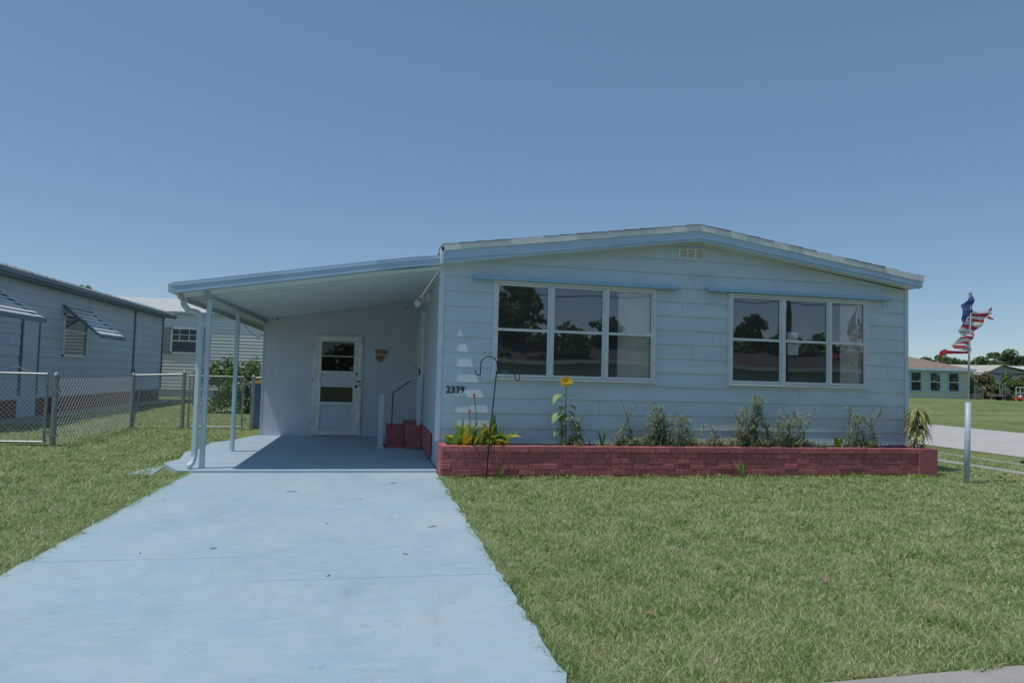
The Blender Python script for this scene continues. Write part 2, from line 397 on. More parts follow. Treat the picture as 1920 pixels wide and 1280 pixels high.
# front street
tag(MB().prism([(-60, -7.3), (12.2, -7.3), (12.2, -6.86), (3.2, -6.80), (2.0, -6.84), (1.1, -6.9), (-2.5, -6.95), (-60, -6.86)], 'z', -.14, -.05).build('kerb', M['concrete'], bevel=.01), kind='structure')
tag(MB().poly([(-80, -16, -.085), (80, -16, -.085), (80, -7.3, -.085), (-80, -7.3, -.085)]).build('street', M['asphalt']), kind='structure')
tag(MB().poly([(13.1, -7.2, -.052), (20.45, -7.2, -.052), (20.45, 60, -.052), (13.1, 60, -.052)]).build('side_road', M['road_concrete']), kind='structure')
tag(MB().box(11.72, 11.86, -6, 40, -.1, -.045).build('edging_strip', M['concrete']), kind='structure')
tag(MB().box(10.42, 10.72, -6, 40, -.1, -.042).build('footpath', M['concrete']), kind='structure')
tag(MB().prism([(-9.6, 8.2), (-6.9, 7.6), (-6.75, 8.0), (-9.6, 8.9)], 'z', -.1, -.03).build('neighbour_path', M['concrete']), kind='structure')

# ---------------------------------------------------------------- grass blades
def in_lawn(x, y):
    r = np.zeros(len(x), bool)
    el = np.array([edge_l(b) for b in y]); er = np.array([edge_r(b) for b in y])
    front = y < -.21
    right = (x > er + .0) & ((y < -.56) | (x > 8.62)) & front
    leftl = (x < el) & front
    side = (~front) & ((x < -2.8) | (x > 8.62)) & (x > -8.7)
    r = right | leftl | side
    r &= ~((x > 13.05) & (x < 20.5)) & ~((x > 10.4) & (x < 10.74)) & ~((x > 11.7) & (x < 11.88))
    kerb = np.interp(x, [-60, -2.5, 1.1, 2.0, 3.2, 12], [-6.86, -6.95, -6.9, -6.84, -6.80, -6.86])
    kn = kerb + .05 * np.sin(x * 9) * np.sin(x * 3.7)
    return r & (y > kn)
def grass():
    rs = np.random.RandomState(3)
    X = []; Y = []
    def patch(x0, x1, y0, y1, dens):
        n = int((x1 - x0) * (y1 - y0) * dens); X.append(rs.uniform(x0, x1, n)); Y.append(rs.uniform(y0, y1, n))
    patch(.8, 4.0, -6.95, -4.5, 8500); patch(.8, 6.5, -4.5, -2.5, 5400); patch(4, 5.5, -6.0, -4.5, 5000)
    patch(.8, 9.2, -2.5, -.5, 2800); patch(6.5, 9.5, -4.5, -2.5, 2600); patch(8.6, 12, -2.5, 5, 700); patch(9.5, 13, -2.5, 0, 600)
    patch(-3.6, -2.2, -5.6, -1.5, 4200); patch(-5, -3.6, -4.2, -1.5, 3000); patch(-6, -2.2, -1.5, 3.5, 2000); patch(-8.6, -2.3, 3.5, 9, 750); patch(-8.6, -2.3, 9, 15, 330)
    nb = sum(len(a) for a in X)
    patch(.78, 1.02, -6.95, -.56, 9000); patch(-2.42, -2.2, -6.5, -.1, 7000)
    nf = sum(len(a) for a in X)
    for _ in range(260):                       # taller tufts
        cx, cy = rs.uniform(1, 8), -6.8 + 6.2 * rs.rand() ** .8
        k_ = rs.randint(25, 70); X.append(cx + rs.normal(0, .045, k_)); Y.append(cy + rs.normal(0, .045, k_))
    for _ in range(120):
        cx, cy = rs.uniform(-5, -2.5), rs.uniform(-5, 3); k_ = rs.randint(25, 70); X.append(cx + rs.normal(0, .05, k_)); Y.append(cy + rs.normal(0, .05, k_))
    x = np.concatenate(X); y = np.concatenate(Y)
    fr = np.arange(len(x)); kind = np.where(fr < nb, 0, np.where(fr < nf, 1, 2))
    # clumping
    cl = np.array([noise.noise(Vector((a * 3.1, b * 3.1, 0))) + .6 * noise.noise(Vector((a * 11, b * 11, 5))) for a, b in zip(x, y)])
    ov = np.where(kind == 1, .045 * rs.rand(len(x)) ** 2, 0)
    k = in_lawn(x + np.where(x > 0, ov, -ov), y) & ((rs.uniform(-.95, .15, len(x)) < cl + .1) | (kind > 0))
    x = x[k]; y = y[k]; cl = cl[k]; kind = kind[k]; n = len(x)
    dist = np.hypot(x, y + 9.72)
    z0 = np.full(n, GZ)
    h = rs.uniform(.014, .036, n) * (1 + .5 * np.clip(cl, -.5, .8)) * np.where(rs.rand(n) < .05, 1.5, 1)
    h = np.where((x < -2.2), h * 1.15, h) * np.where(kind == 1, rs.uniform(1., 2.0, n), np.where(kind == 2, rs.uniform(1.2, 2.1, n), 1))
    wd = rs.uniform(.0017, .0036, n) * np.clip(dist / 4.5, 1, 3.2)
    az = rs.uniform(0, 2 * math.pi, n); lean = rs.uniform(.35, 1.9, n) * h
    bz = rs.uniform(0, 2 * math.pi, n)
    lx = np.cos(az) * lean; ly = np.sin(az) * lean; wx = np.cos(bz) * wd; wy = np.sin(bz) * wd
    V = np.zeros((n, 5, 3))
    V[:, 0] = np.stack([x - wx, y - wy, z0], 1); V[:, 1] = np.stack([x + wx, y + wy, z0], 1)
    V[:, 2] = np.stack([x + wx * .8 + lx * .35, y + wy * .8 + ly * .35, z0 + h * .6], 1); V[:, 3] = np.stack([x - wx * .8 + lx * .35, y - wy * .8 + ly * .35, z0 + h * .6], 1)
    V[:, 4] = np.stack([x + lx, y + ly, z0 + h], 1)
    me = bpy.data.meshes.new('grass'); me.vertices.add(n * 5); me.vertices.foreach_set('co', V.ravel())
    base = np.arange(n)[:, None] * 5
    lp = (base + np.array([0, 1, 2, 3, 3, 2, 4])).ravel()
    me.loops.add(n * 7); me.loops.foreach_set('vertex_index', lp)
    me.polygons.add(n * 2)
    st = (np.arange(n)[:, None] * 7 + np.array([0, 4])).ravel(); me.polygons.foreach_set('loop_start', st)
    me.polygons.foreach_set('loop_total', np.tile([4, 3], n))
    me.materials.append(M['grass']); me.update(calc_edges=True)
    o = bpy.data.objects.new('grass', me); C.objects.link(o)
    tag(o, 'short patchy green lawn grass with straw coloured blades', 'grass', kind='stuff')
    print('blades', n)
grass()

# ---------------------------------------------------------------- house
H = thing('mobile_home', 'pale blue lap sided mobile home with two wide picture windows behind the red brick planter', 'house', (4.73, 0, 0))
PITCH = .2165; Z0L = .5724 - PITCH
W1 = (1.676, 4.146, 1.27, 2.70); W2 = (5.372, 7.797, 1.27, 2.70)
def gable(x): return 3.45 + (2.885 - 3.45) * abs(x - 4.755) / 3.88
def laps(mb, x0, x1, zlo, zhi, holes, pitch, z0, conv, depth=.014):
    """horizontal lap boards as sloped strips, cut round the holes"""
    k = 0; z = z0
    while z < zlo - pitch: z += pitch
    while z < zhi:
        zb, zt = max(z, zlo), z + pitch
        cuts = sorted({zb, zt} | {q for h in holes for q in (h[2], h[3]) if zb < q < zt})
        for a, b in zip(cuts[:-1], cuts[1:]):
            xr = [(x0, x1)]
            for h in holes:
                if h[2] < (a + b) / 2 < h[3]:
                    nx = []
                    for p, q in xr:
                        if h[0] > p: nx.append((p, min(q, h[0])))
                        if h[1] < q: nx.append((max(p, h[1]), q))
                    xr = [t for t in nx if t[1] > t[0]]
            for p, q in xr:
                n = max(1, int((q - p) / .6))
                for i in range(n):
                    u0 = p + (q - p) * i / n; u1 = p + (q - p) * (i + 1) / n
                    def dd(zz, u): return depth * (1 - (zz - z) / pitch) + .0015 * noise.noise(Vector((u * 1.7, zz * 3, x0)))
                    mb.poly([conv(u0, dd(a, u0), a), conv(u1, dd(a, u1), a), conv(u1, dd(b, u1), b), conv(u0, dd(b, u0), b)])
                if a == z: mb.poly([conv(p, 0, a), conv(q, 0, a), conv(q, depth, a), conv(p, depth, a)])
        z += pitch
fw = MB(); fw.keep = True; fw.mat(M['siding'])
laps(fw, .93, 8.53, .36, 3.6, [W1, W2], PITCH, Z0L, lambda u, d, z: (u, -d, z), .018)
fw.mat(M['nb_trim'])
for k, x in ((3, 1.5), (5, 4.75), (6, 5.1), (2, 6.6), (10, 5.12), (1, 3.3), (8, 4.6), (9, 8.1), (4, 8.2)):
    z = Z0L + PITCH * (k + 1); fw.poly([(x, -.0205, z + .002), (x + .003, -.0205, z + .002), (x + .003, -.0045, z + PITCH - .004), (x, -.0045, z + PITCH - .004)])
fwo = fw.build('front_wall', None, H)
bm = bmesh.new(); bm.from_mesh(fwo.data)
for sgn in (-1, 1):
    nrm = Vector((sgn * .565 / 3.88, 0, 1)).normalized()
    bmesh.ops.bisect_plane(bm, geom=bm.verts[:] + bm.edges[:] + bm.faces[:], plane_co=(4.755, 0, 3.46), plane_no=nrm, clear_outer=True)
bm.to_mesh(fwo.data); bm.free()
# side walls
sw = MB(); sw.keep = True
DOOR = (3.05, 3.95, .44, 2.42)
laps(sw, .02, 13.9, .42, 2.9, [DOOR], PITCH, Z0L, lambda u, d, z: (.91 - d, u, z))
sw.build('side_wall', M['side_siding'], H)
sw = MB(); sw.keep = True
laps(sw, .02, 13.9, .36, 2.9, [], PITCH, Z0L, lambda u, d, z: (8.545 + d, u, z))
sw.build('side_wall', M['side_siding'], H)
bk = MB(); bk.prism([(.93, .36), (8.53, .36), (8.53, 2.88), (4.755, 3.4), (.93, 2.88)], 'y', 13.85, 13.9); bk.build('rear_wall', M['side_siding'], H)
sk = MB(); sk.box(.915, 8.54, .02, .06, -.06, .36).box(.915, .95, .06, 13.85, 0, .42).box(8.50, 8.54, .06, 13.85, -.06, .36); sk.build('skirt', M['side_siding'], H)
MB().box(.875, .945, -.028, .002, .375, 2.90).box(.875, .893, .002, .05, .375, 2.88).build('corner_trim', M['trim'], H)
MB().box(8.515, 8.575, -.028, .002, .36, 2.93).box(8.56, 8.575, .002, .05, .36, 2.93).build('corner_trim', M['trim'], H)
# roof slab: top surface, soffit
AX = 4.755
def gprism(mb, pts_top, pts_bot, y0, y1): mb.prism(pts_top + pts_bot[::-1], 'y', y0, y1)
ro = MB(); gprism(ro, [(.875, 3.115), (AX, 3.668), (8.665, 3.10)], [(.875, 3.05), (AX, 3.6), (8.665, 3.03)], -.243, 14.0); rf = ro.build('roof', M['shingle'], H)
sh = MB()
for sgn, xe, ze in ((-1, .868, 3.124), (1, 8.675, 3.106)):
    n = 16
    for i in range(n):
        a = AX + (xe - AX) * i / n; b = AX + (xe - AX) * (i + 1) / n + .03 * (1 if sgn > 0 else -1) * 0
        za = 3.68 + (ze - 3.68) * i / n; zb = 3.68 + (ze - 3.68) * (i + 1) / n
        y = -.265 + rnd.uniform(-.012, .01); t = rnd.uniform(.001, .006)
        sh.prism([(a, za), (b, zb + .003), (b, zb + .009 + t), (a, za + .005)], 'y', y, .2)
sh.build('shingle_edge', M['shingle'], rf)
so_ = MB(); gprism(so_, [(.89, 2.90), (AX, 3.463), (8.61, 2.93)], [(.89, 2.89), (AX, 3.453), (8.61, 2.92)], -.225, .0); so_.build('soffit', M['offwhite'], rf)
so2 = MB(); so2.box(8.56, 8.61, 0, 14, 2.915, 2.925); so2.build('soffit', M['offwhite'], rf)
dr = MB(); gprism(dr, [(.865, 3.128), (AX, 3.680), (8.675, 3.112)], [(.868, 3.042), (AX, 3.587), (8.665, 3.017)], -.262, -.244)
dr.build('drip_edge', M['offwhite'], rf)
fa = MB(); gprism(fa, [(.873, 3.04), (AX, 3.585), (8.628, 3.015)], [(.873, 2.915), (AX, 3.478), (8.62, 2.945)], -.25, -.226)
gprism(fa, [(.873, 2.912), (AX, 3.475), (8.615, 2.942)], [(.88, 2.872), (AX, 3.437), (8.60, 2.905)], -.238, -.222)
gprism(fa, [(1.9, 2.912 + .1485 + .006), (AX, 3.484), (8.62, 2.951)], [(1.9, 2.912 + .1485 - .003), (AX, 3.475), (8.62, 2.942)], -.256, -.2505)
fa.build('fascia', M['fascia'], rf)
MB().box(8.60, 8.67, -.226, 14, 2.93, 3.03).build('fascia', M['fascia'], rf)
MB().box(.868, .9, -.262, -.0, 2.87, 3.10).build('fascia_cap', M['trim'], rf)
# vent
v = MB(); v.box(4.515, 4.94, -.03, -.012, 3.19, 3.21).box(4.515, 4.94, -.03, -.012, 3.345, 3.362)
for x in (4.515, 4.65, 4.78, 4.918): v.box(x, x + .022, -.031, -.012, 3.21, 3.345)
for i in range(6): v.box(4.53, 4.93, -.026 + .001 * i, -.018, 3.217 + i * .022, 3.229 + i * .022)
vo = v.build('gable_vent', M['offwhite'], H); MB().box(4.53, 4.93, -.017, -.013, 3.2, 3.35).build('vent_screen', mat('vent_mesh', (.25, .25, .2), .9, .3, 30), vo)
# windows
def window(W, bays, railz):
    x0, x1, z0, z1 = W
    f = MB()
    yo, yi = -.052, .02
    f.box(x0, x1, yo, yi, z1 - .035, z1); f.box(x0, x1, yo - .018, yi, z0, z0 + .035)
    f.box(x0, x0 + .03, yo, yi, z0 + .035, z1 - .035); f.box(x1 - .03, x1, yo, yi, z0 + .035, z1 - .035)
    fo = f.build('window', M['white_metal'], H, bevel=.003)
    fl = MB(); fl.box(x0 - .02, x0, -.034, -.01, z0 - .01, z1 + .01); fl.box(x1, x1 + .02, -.034, -.01, z0 - .01, z1 + .01); fl.box(x0 - .02, x1 + .02, -.034, -.01, z1, z1 + .01)
    fl.build('casing', M['trim'], fo)
    s = MB(); g_ = MB(); mu = MB()
    for i, (a, b) in enumerate(bays):
        a0 = a - .028; b0 = b + .028
        s.box(a0, a, -.044, -.012, z0 + .04, z1 - .04); s.box(b, b0, -.044, -.012, z0 + .04, z1 - .04)
        s.box(a, b, -.044, -.012, z1 - .068, z1 - .04); s.box(a, b, -.044, -.012, z0 + .04, z0 + .08)
        s.box(a, b, -.048, -.012, railz - .02, railz + .018)
        ti = rnd.uniform(-.003, .003)
        g_.poly([(a, -.028 + ti, z0 + .06), (b, -.028 - ti, z0 + .06), (b, -.028 - ti, railz - .01), (a, -.028 + ti, railz - .01)])
        g_.poly([(a, -.021 - ti, railz + .01), (b, -.021 + ti, railz + .01), (b, -.021 + ti, z1 - .05), (a, -.021 - ti, z1 - .05)])
        if i < len(bays) - 1:
            c = bays[i + 1][0]; MB().box(b0 + .002, c - .030, -.056, .0, z0 + .036, z1 - .036).build('mullion', M['trim'], fo)
    s.build('sash', M['white_metal'], fo, bevel=.002); g_.build('pane', M['glass'], fo)
    return fo
window(W1, [(1.735, 2.47), (2.57, 3.31), (3.41, 4.085)], 1.995)
window(W2, [(5.43, 6.23), (6.335, 7.06), (7.155, 7.735)], 1.99)
# interior
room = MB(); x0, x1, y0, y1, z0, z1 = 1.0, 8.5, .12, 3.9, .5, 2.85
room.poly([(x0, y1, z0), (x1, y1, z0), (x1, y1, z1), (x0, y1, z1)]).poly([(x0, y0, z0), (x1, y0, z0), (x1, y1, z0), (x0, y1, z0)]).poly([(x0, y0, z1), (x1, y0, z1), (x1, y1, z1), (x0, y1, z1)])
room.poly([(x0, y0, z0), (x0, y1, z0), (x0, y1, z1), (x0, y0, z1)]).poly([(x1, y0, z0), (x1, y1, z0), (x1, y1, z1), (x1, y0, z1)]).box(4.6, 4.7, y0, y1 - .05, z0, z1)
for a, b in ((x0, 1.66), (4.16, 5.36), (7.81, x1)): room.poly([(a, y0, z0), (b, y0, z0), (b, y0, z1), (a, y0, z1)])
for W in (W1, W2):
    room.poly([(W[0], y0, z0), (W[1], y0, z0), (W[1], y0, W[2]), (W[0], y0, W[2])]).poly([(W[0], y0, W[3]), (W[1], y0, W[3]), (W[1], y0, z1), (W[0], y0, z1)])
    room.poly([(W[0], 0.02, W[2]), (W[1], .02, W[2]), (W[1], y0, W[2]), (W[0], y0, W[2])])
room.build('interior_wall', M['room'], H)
# folded awnings
for a, b, z in ((1.34, 4.51, 2.72), (4.984, 8.2, 2.725)):
    w_ = MB(); w_.prism([(-.015, z + .04), (-.13, z + .015), (-.13, z - .018), (-.015, z - .018)], 'x', a, b)
    ao = w_.build('window_awning', M['awning'], H, bevel=.004)
    MB().prism([(-.015, z + .048), (-.128, z + .024), (-.128, z + .017), (-.015, z + .042)], 'x', a - .01, b + .0).build('awning_lip', M['fascia'], ao)
# house number
def text(body, size, loc, rot, mt, parent, name, ext=.006, sp=1.0, bold=0.0):
    cu = bpy.data.curves.new(name, 'FONT'); cu.body = body; cu.size = size; cu.extrude = ext; cu.space_character = sp; cu.offset = bold
    t = bpy.data.objects.new(name, cu); C.objects.link(t)
    dg = bpy.context.evaluated_depsgraph_get(); me = bpy.data.meshes.new_from_object(t.evaluated_get(dg))
    bpy.data.objects.remove(t)
    o = bpy.data.objects.new(name, me); C.objects.link(o); me.materials.clear(); me.materials.append(mt)
    me.transform(Matrix.Translation(loc) @ rot); o.parent = parent; o.matrix_parent_inverse = Matrix.Translation(-world_loc(parent))
    return o
RX = Matrix.Rotation(math.pi / 2, 4, 'X')
for i, ch in enumerate('2339'): text(ch, .134, (1.012 + i * .067, -.026, 1.066), RX, M['black'], H, 'house_number', .004, bold=.0024)
# side door and fittings on the carport side
dm = MB(); dm.box(.855, .90, 2.98, 3.05, .42, 2.48).box(.855, .90, 3.95, 4.02, .42, 2.48).box(.855, .90, 3.05, 3.95, 2.42, 2.48)
do = dm.build('side_door', M['offwhite'], H); MB().box(.875, .895, 3.06, 3.94, .44, 2.41).build('door_leaf', M['offwhite'], do)
MB().box(.845, .872, 3.08, 3.16, .46, 2.40).box(.845, .872, 3.84, 3.92, .46, 2.40).build('door_stile', M['white_metal'], do)
MB().box(.82, .845, 3.10, 3.14, 1.30, 1.42).build('handle', M['black'], do)
MB().box(.868, .897, .85, 2.47, .05, .42).build('red_skirt_panel', M['redpaint'], H)
fl = MB().box(.83, .9, 1.90, 2.02, 2.56, 2.70).tube([(.83, 1.93, 2.62), (.74, 1.86, 2.56), (.68, 1.80, 2.50)], [.03, .05, .06], 10).tube([(.83, 1.99, 2.62), (.74, 2.06, 2.56), (.68, 2.12, 2.50)], [.03, .05, .06], 10)
fl.build('flood_light', M['offwhite'], H, smooth=False)
MB().box(.82, .9, 4.3, 4.5, 1.5, 1.95).build('meter_box', M['stucco'], H)
for y in (2.2, 2.75): MB().tube([(.885, y, .45), (.885, y, 2.75)], .012, 6).build('conduit', M['post'], H)

# things behind the glass
def blind(x0, x1, label):
    bl = MB(); x = x0; k = 0
    while x < x1 - .001:
        xe = min(x + .045, x1); ya, yb = (.045, .052) if k % 2 else (.052, .045)
        bl.poly([(x, ya, 1.29), (xe, yb, 1.29), (xe, yb, 2.66), (x, ya, 2.66)]); x = xe; k += 1
    tag(bl.build('vertical_blind', M['blind']), label, 'blind', 'vertical blinds')
blind(3.585, 4.115, 'cream vertical blind drawn across the right bay of the picture window nearer the carport')
blind(7.37, 7.77, 'cream vertical blind drawn across the right bay of the picture window nearer the flag')
tag(MB().box(6.375, 6.57, -.016, -.0145, 1.96, 2.135).build('paper_notice', M['paper']), 'white paper notice taped inside the upper middle pane of the right picture window', 'paper notice')
tag(MB().box(6.378, 6.572, -.0225, -.021, 1.772, 1.95).build('paper_notice', M['paper']), 'white paper notice taped inside the lower middle pane of the right picture window', 'paper notice')
tag(MB().box(1.815, 1.925, .06, .11, 1.31, 1.40).box(1.825, 1.915, .065, .105, 1.40, 1.412).build('blue_box', mat('blue_card', (.03, .35, .62), .4)), 'small bright blue box on the sill inside the left picture window', 'box')

# ---------------------------------------------------------------- planter
PL = thing('brick_planter', 'long low red painted brick planter running under both picture windows', 'planter', (4.7, -.55, GZ))
rows = [(-.10, .02), (.024, .098), (.102, .176), (.18, .254), (.258, .285)]
rows = [(-.12, .052), (.056, .130), (.134, .208), (.212, .286), (.290, .376)]
rows = [(-.14, -.022), (-.018, .056), (.060, .134), (.138, .212), (.216, .290), (.294, .376)]
br = MB()
for r, (a, b) in enumerate(rows):
    top = r == len(rows) - 1
    L = .235 if top else .215
    x = .93 - (0 if r % 2 else L * .5)
    while x < 8.28:
        xe = min(x + L * rnd.uniform(.9, 1.1), 8.29); xs_ = max(x, .922)
        if xe - xs_ > .03:
            o = rnd.uniform(-.006, .006) - (.014 if top else 0)
            z0, z1 = a + rnd.uniform(-.002, .002), b + rnd.uniform(-.003, .003)
            br.box(xs_ + .003, xe - .003, -.55 + o, -.46 if not top else -.445, z0, z1)
        x = xe
bo = br.build('brick_face', M['brick'], PL, bevel=.006)
MB().box(.926, 8.30, -.541, -.47, -.14, .366).build('mortar', M['redpaint'], PL)
MB().box(8.285, 8.615, -.575, -.44, -.14, .374).box(8.50, 8.612, -.44, -.02, -.14, .370).build('end_block', M['redpaint'], PL, bevel=.008)
MB().box(.915, 1.02, -.535, -.03, -.14, .372).build('end_wall', M['redpaint'], PL, bevel=.008)
so1 = MB()
for i in range(40):
    for j_ in range(3):
        a = 1.02 + i * .187; b = a + .187; c = -.46 + j_ * .147; e = c + .147
        zz = lambda x, y: .315 + .02 * noise.noise(Vector((x * 5, y * 5, 0)))
        so1.poly([(a, c, zz(a, c)), (b, c, zz(b, c)), (b, e, zz(b, e)), (a, e, zz(a, e))])
tag(so1.build('soil', M['soil'], PL))

# ---------------------------------------------------------------- carport
CP = thing('carport', 'lean-to metal carport roof with pale blue edge on square posts over the blue slab', 'carport', (-.8, 2.2, 0))
XL, XR = -2.56, .872
def zb(x, y): return 2.272 + (x + 2.56) * .1706 + max(0, y) * .012        # underside
rp = MB()
# underside pans with ribs running from the house down to the gutter
y = -.22; n = 0
def fe(x): return -.25 if x < 0 else -.25 + .21 * (x / .87)  # edge shape tapered near the house to let sun patches onto the wall
XS = [XL, -1.6, -.8, 0, .45, XR]
ys2 = []
while y < 8.0:
    ys2 += [(y, 0), (y + .13, 0), (y + .135, .045), (y + .16, .045), (y + .165, 0)]; y += .20
for (a, da), (b, db) in zip(ys2[:-1], ys2[1:]):
    for xa, xb in zip(XS[:-1], XS[1:]):
        A0 = max(a, fe(xa)); A1 = max(a, fe(xb)); B0 = max(b, fe(xa)); B1 = max(b, fe(xb))
        if B0 <= A0 and B1 <= A1: continue
        rp.poly([(xa, A0, zb(xa, A0) - da), (xb, A1, zb(xb, A1) - da), (xb, B1, zb(xb, B1) - db), (xa, B0, zb(xa, B0) - db)])
top = .075
for xa, xb in zip(XS[:-1], XS[1:]):
    rp.poly([(xa, fe(xa), zb(xa, 0) + top), (xb, fe(xb), zb(xb, 0) + top), (xb, 8, zb(xb, 8) + top), (xa, 8, zb(xa, 8) + top)])
rp.build('roof_panel', M['pan'], CP)
y = .1
while y < 4.8:
    q = MB()  # dark strips painting in the shade of the pan grooves
    q.poly([(-2.5, y, zb(-2.5, y) - .0465), (.85, y, zb(.85, y) - .0465), (.85, y + .008, zb(.85, y) - .0465), (-2.5, y + .008, zb(-2.5, y) - .0465)]); q.build('groove_shade', M['beam'], CP); y += .4
ef = MB()
for xa, xb in zip(XS[:-1], XS[1:]):
    xa_ = xa - (.02 if xa == XL else 0)
    for (o0, o1, dy) in ((.098, .142, .0), (.088, .098, -.014), (.035, .088, .004), (.0, .035, -.010)):
        za, zb_ = zb(xa_, 0), zb(xb, 0) + .012 * (xb > 0)
        za += .012 * (xa > 0)
        ya, yb = fe(xa) - .03 + dy, fe(xb) - .03 + dy
        pts = [(xa_, ya, za + o0), (xb, yb, zb_ + o0), (xb, yb, zb_ + o1), (xa_, ya, za + o1)]
        bk_ = [(p[0], p[1] + .03, p[2]) for p in pts]
        i = len(ef.v); ef.v += pts + bk_
        for q in ((0, 1, 2, 3), (7, 6, 5, 4), (0, 4, 5, 1), (3, 2, 6, 7), (0, 3, 7, 4), (1, 5, 6, 2)): ef.f.append(tuple(i + t for t in q)); ef.mi.append(0)
ef.build('roof_edge', M['fascia'], CP)
gu = MB(); gu.box(-2.64, -2.56, -.22, 8, 2.29, 2.40).box(-2.60, -2.555, -.22, 8, 2.275, 2.29); gu.build('gutter', M['post'], CP)
MB().box(-2.22, -2.155, -.12, 8, 2.255, 2.325).build('beam', M['beam'], CP)
MB().box(-2.52, -2.48, -.15, 8, 2.20, 2.262).build('beam', M['beam'], CP)
for y in (.035, 2.01):
    p = MB(); p.box(-2.215, -2.155, y - .03, y + .03, 0, 2.25).box(-2.20, -2.17, y - .034, y - .03, .0, 2.25).box(-2.235, -2.135, y - .045, y + .045, 0, .006)
    p.build('post', M['post'], CP, bevel=.003)
ds = MB()
pth = [(-2.50, .0, 2.30), (-2.50, 0, 2.16), (-2.44, .0, 2.08), (-2.34, 0.0, 2.06), (-2.28, 0.0, 2.02), (-2.275, 0.0, 1.9), (-2.275, 0, .16), (-2.29, -.03, .08), (-2.32, -.09, .03)]
ds.tube(pth, .042, 4); ds.build('downspout', M['post'], CP, bevel=.004)
wr = MB(); wr.tube([(-2.18, 2.0, 2.2), (-2.17, 2.9, 2.0), (-2.18, 3.9, 1.92), (-2.2, 4.84, 2.02)], .006, 4); wr.build('hanging_wire', M['black'], CP)

# ---------------------------------------------------------------- storage room behind the carport
SH = thing('storage_room', 'flat blue storage room wall closing the back of the carport with a white door', 'shed', (-.6, 4.85, 0))
def zt(x): return zb(x, 4.85) - .026
SD = (-1.215, -.215, 2.07)
sw_ = MB()
sw_.prism([(-2.2, 0), (-1.2, 0), (-1.2, zt(-1.2)), (-2.2, zt(-2.2))], 'y', 4.85, 4.90)
sw_.prism([(-.24, 0), (.9, 0), (.9, zt(.9)), (-.24, zt(-.24))], 'y', 4.85, 4.90)
sw_.prism([(-1.2, 2.05), (-.24, 2.05), (-.24, zt(-.24)), (-1.2, zt(-1.2))], 'y', 4.85, 4.90)
sw_.box(-2.2, -2.15, 4.90, 8, 0, 2.26)
sw_.build('wall', M['stucco'], SH)
MB().box(-2.19, -1.22, 4.844, 4.85, 2.118, 2.136).box(-.22, .89, 4.844, 4.85, 2.112, 2.13).box(-2.21, -2.19, 4.84, 4.86, 0, 2.25).build('batten', M['stucco'], SH)
ho = MB()
for x, z in ((-1.95, 2.36), (.62, 2.72), (-1.3, 2.3), (-.75, 2.27), (-.2, 2.33)): ho.tube([(x, 4.847, z), (x, 4.8495, z)], .018 if z in (2.36, 2.72) else .01, 10)
ho.build('hole', M['dark'], SH)
df = MB(); df.box(-1.215, -1.155, 4.815, 4.875, .01, 2.07).box(-.30, -.235, 4.815, 4.875, .01, 2.07).box(-1.155, -.30, 4.815, 4.875, 2.01, 2.07)
dfo = df.build('door_frame', M['offwhite'], SH, bevel=.004)
dl = MB()
dx0, dx1 = -1.15, -.305
dl.box(dx0, -1.055, 4.82, 4.86, .02, 2.0).box(-.41, dx1, 4.82, 4.86, .02, 2.0)
dl.box(-1.055, -.41, 4.82, 4.86, 1.935, 2.0).box(-1.055, -.41, 4.82, 4.86, .02, .115)
dl.box(-1.07, -.40, 4.80, 4.86, .645, .70).box(-1.055, -.41, 4.812, 4.86, 1.305, 1.335).box(-1.055, -.41, 4.825, 4.86, 1.63, 1.648).box(-1.055, -.41, 4.825, 4.86, 1.005, 1.018)
dd_ = dl.build('door', M['offwhite'], SH, bevel=.003)
MB().box(-1.055, -.41, 4.838, 4.852, .115, .645).box(-1.055, -.41, 4.838, 4.852, 1.018, 1.305).build('door_panel', M['stucco'], dd_)
MB().poly([(-1.055, 4.838, 1.335), (-.41, 4.838, 1.335), (-.41, 4.838, 1.935), (-1.055, 4.838, 1.935)]).poly([(-1.055, 4.838, .70), (-.41, 4.838, .70), (-.41, 4.838, 1.005), (-1.055, 4.838, 1.005)]).build('pane', M['door_glass'], dd_)
MB().box(-1.06, -.405, 4.95, 4.96, .69, 1.01).build('inner_board', M['wood_dark'], dd_)
MB().box(-1.1, -.35, 4.99, 5.0, 1.02, 1.95).build('dark_backing', M['dark'], dd_)  # near-black sheet standing in for the unlit room behind the pane
hd = MB(); hd.box(-.345, -.255, 4.785, 4.81, 1.115, 1.14).tube([(-.345, 4.79, 1.03), (-.345, 4.82, 1.03)], .028, 10).tube([(-.345, 4.80, 1.285), (-.345, 4.82, 1.285)], .022, 10).box(-.28, -.25, 4.79, 4.815, 1.03, 1.06)
hd.build('handle', M['black'], dd_)
for z in (.25, 1.1, 1.8): MB().box(-1.222, -1.212, 4.80, 4.83, z, z + .08).build('hinge', M['galv'], dfo)
MB().tube([(-.73, 4.93, 1.40), (-.73, 4.94, 1.40)], .04, 12).build('blue_sticker', mat('blue_sticker', (.02, .2, .6), .5), dd_)

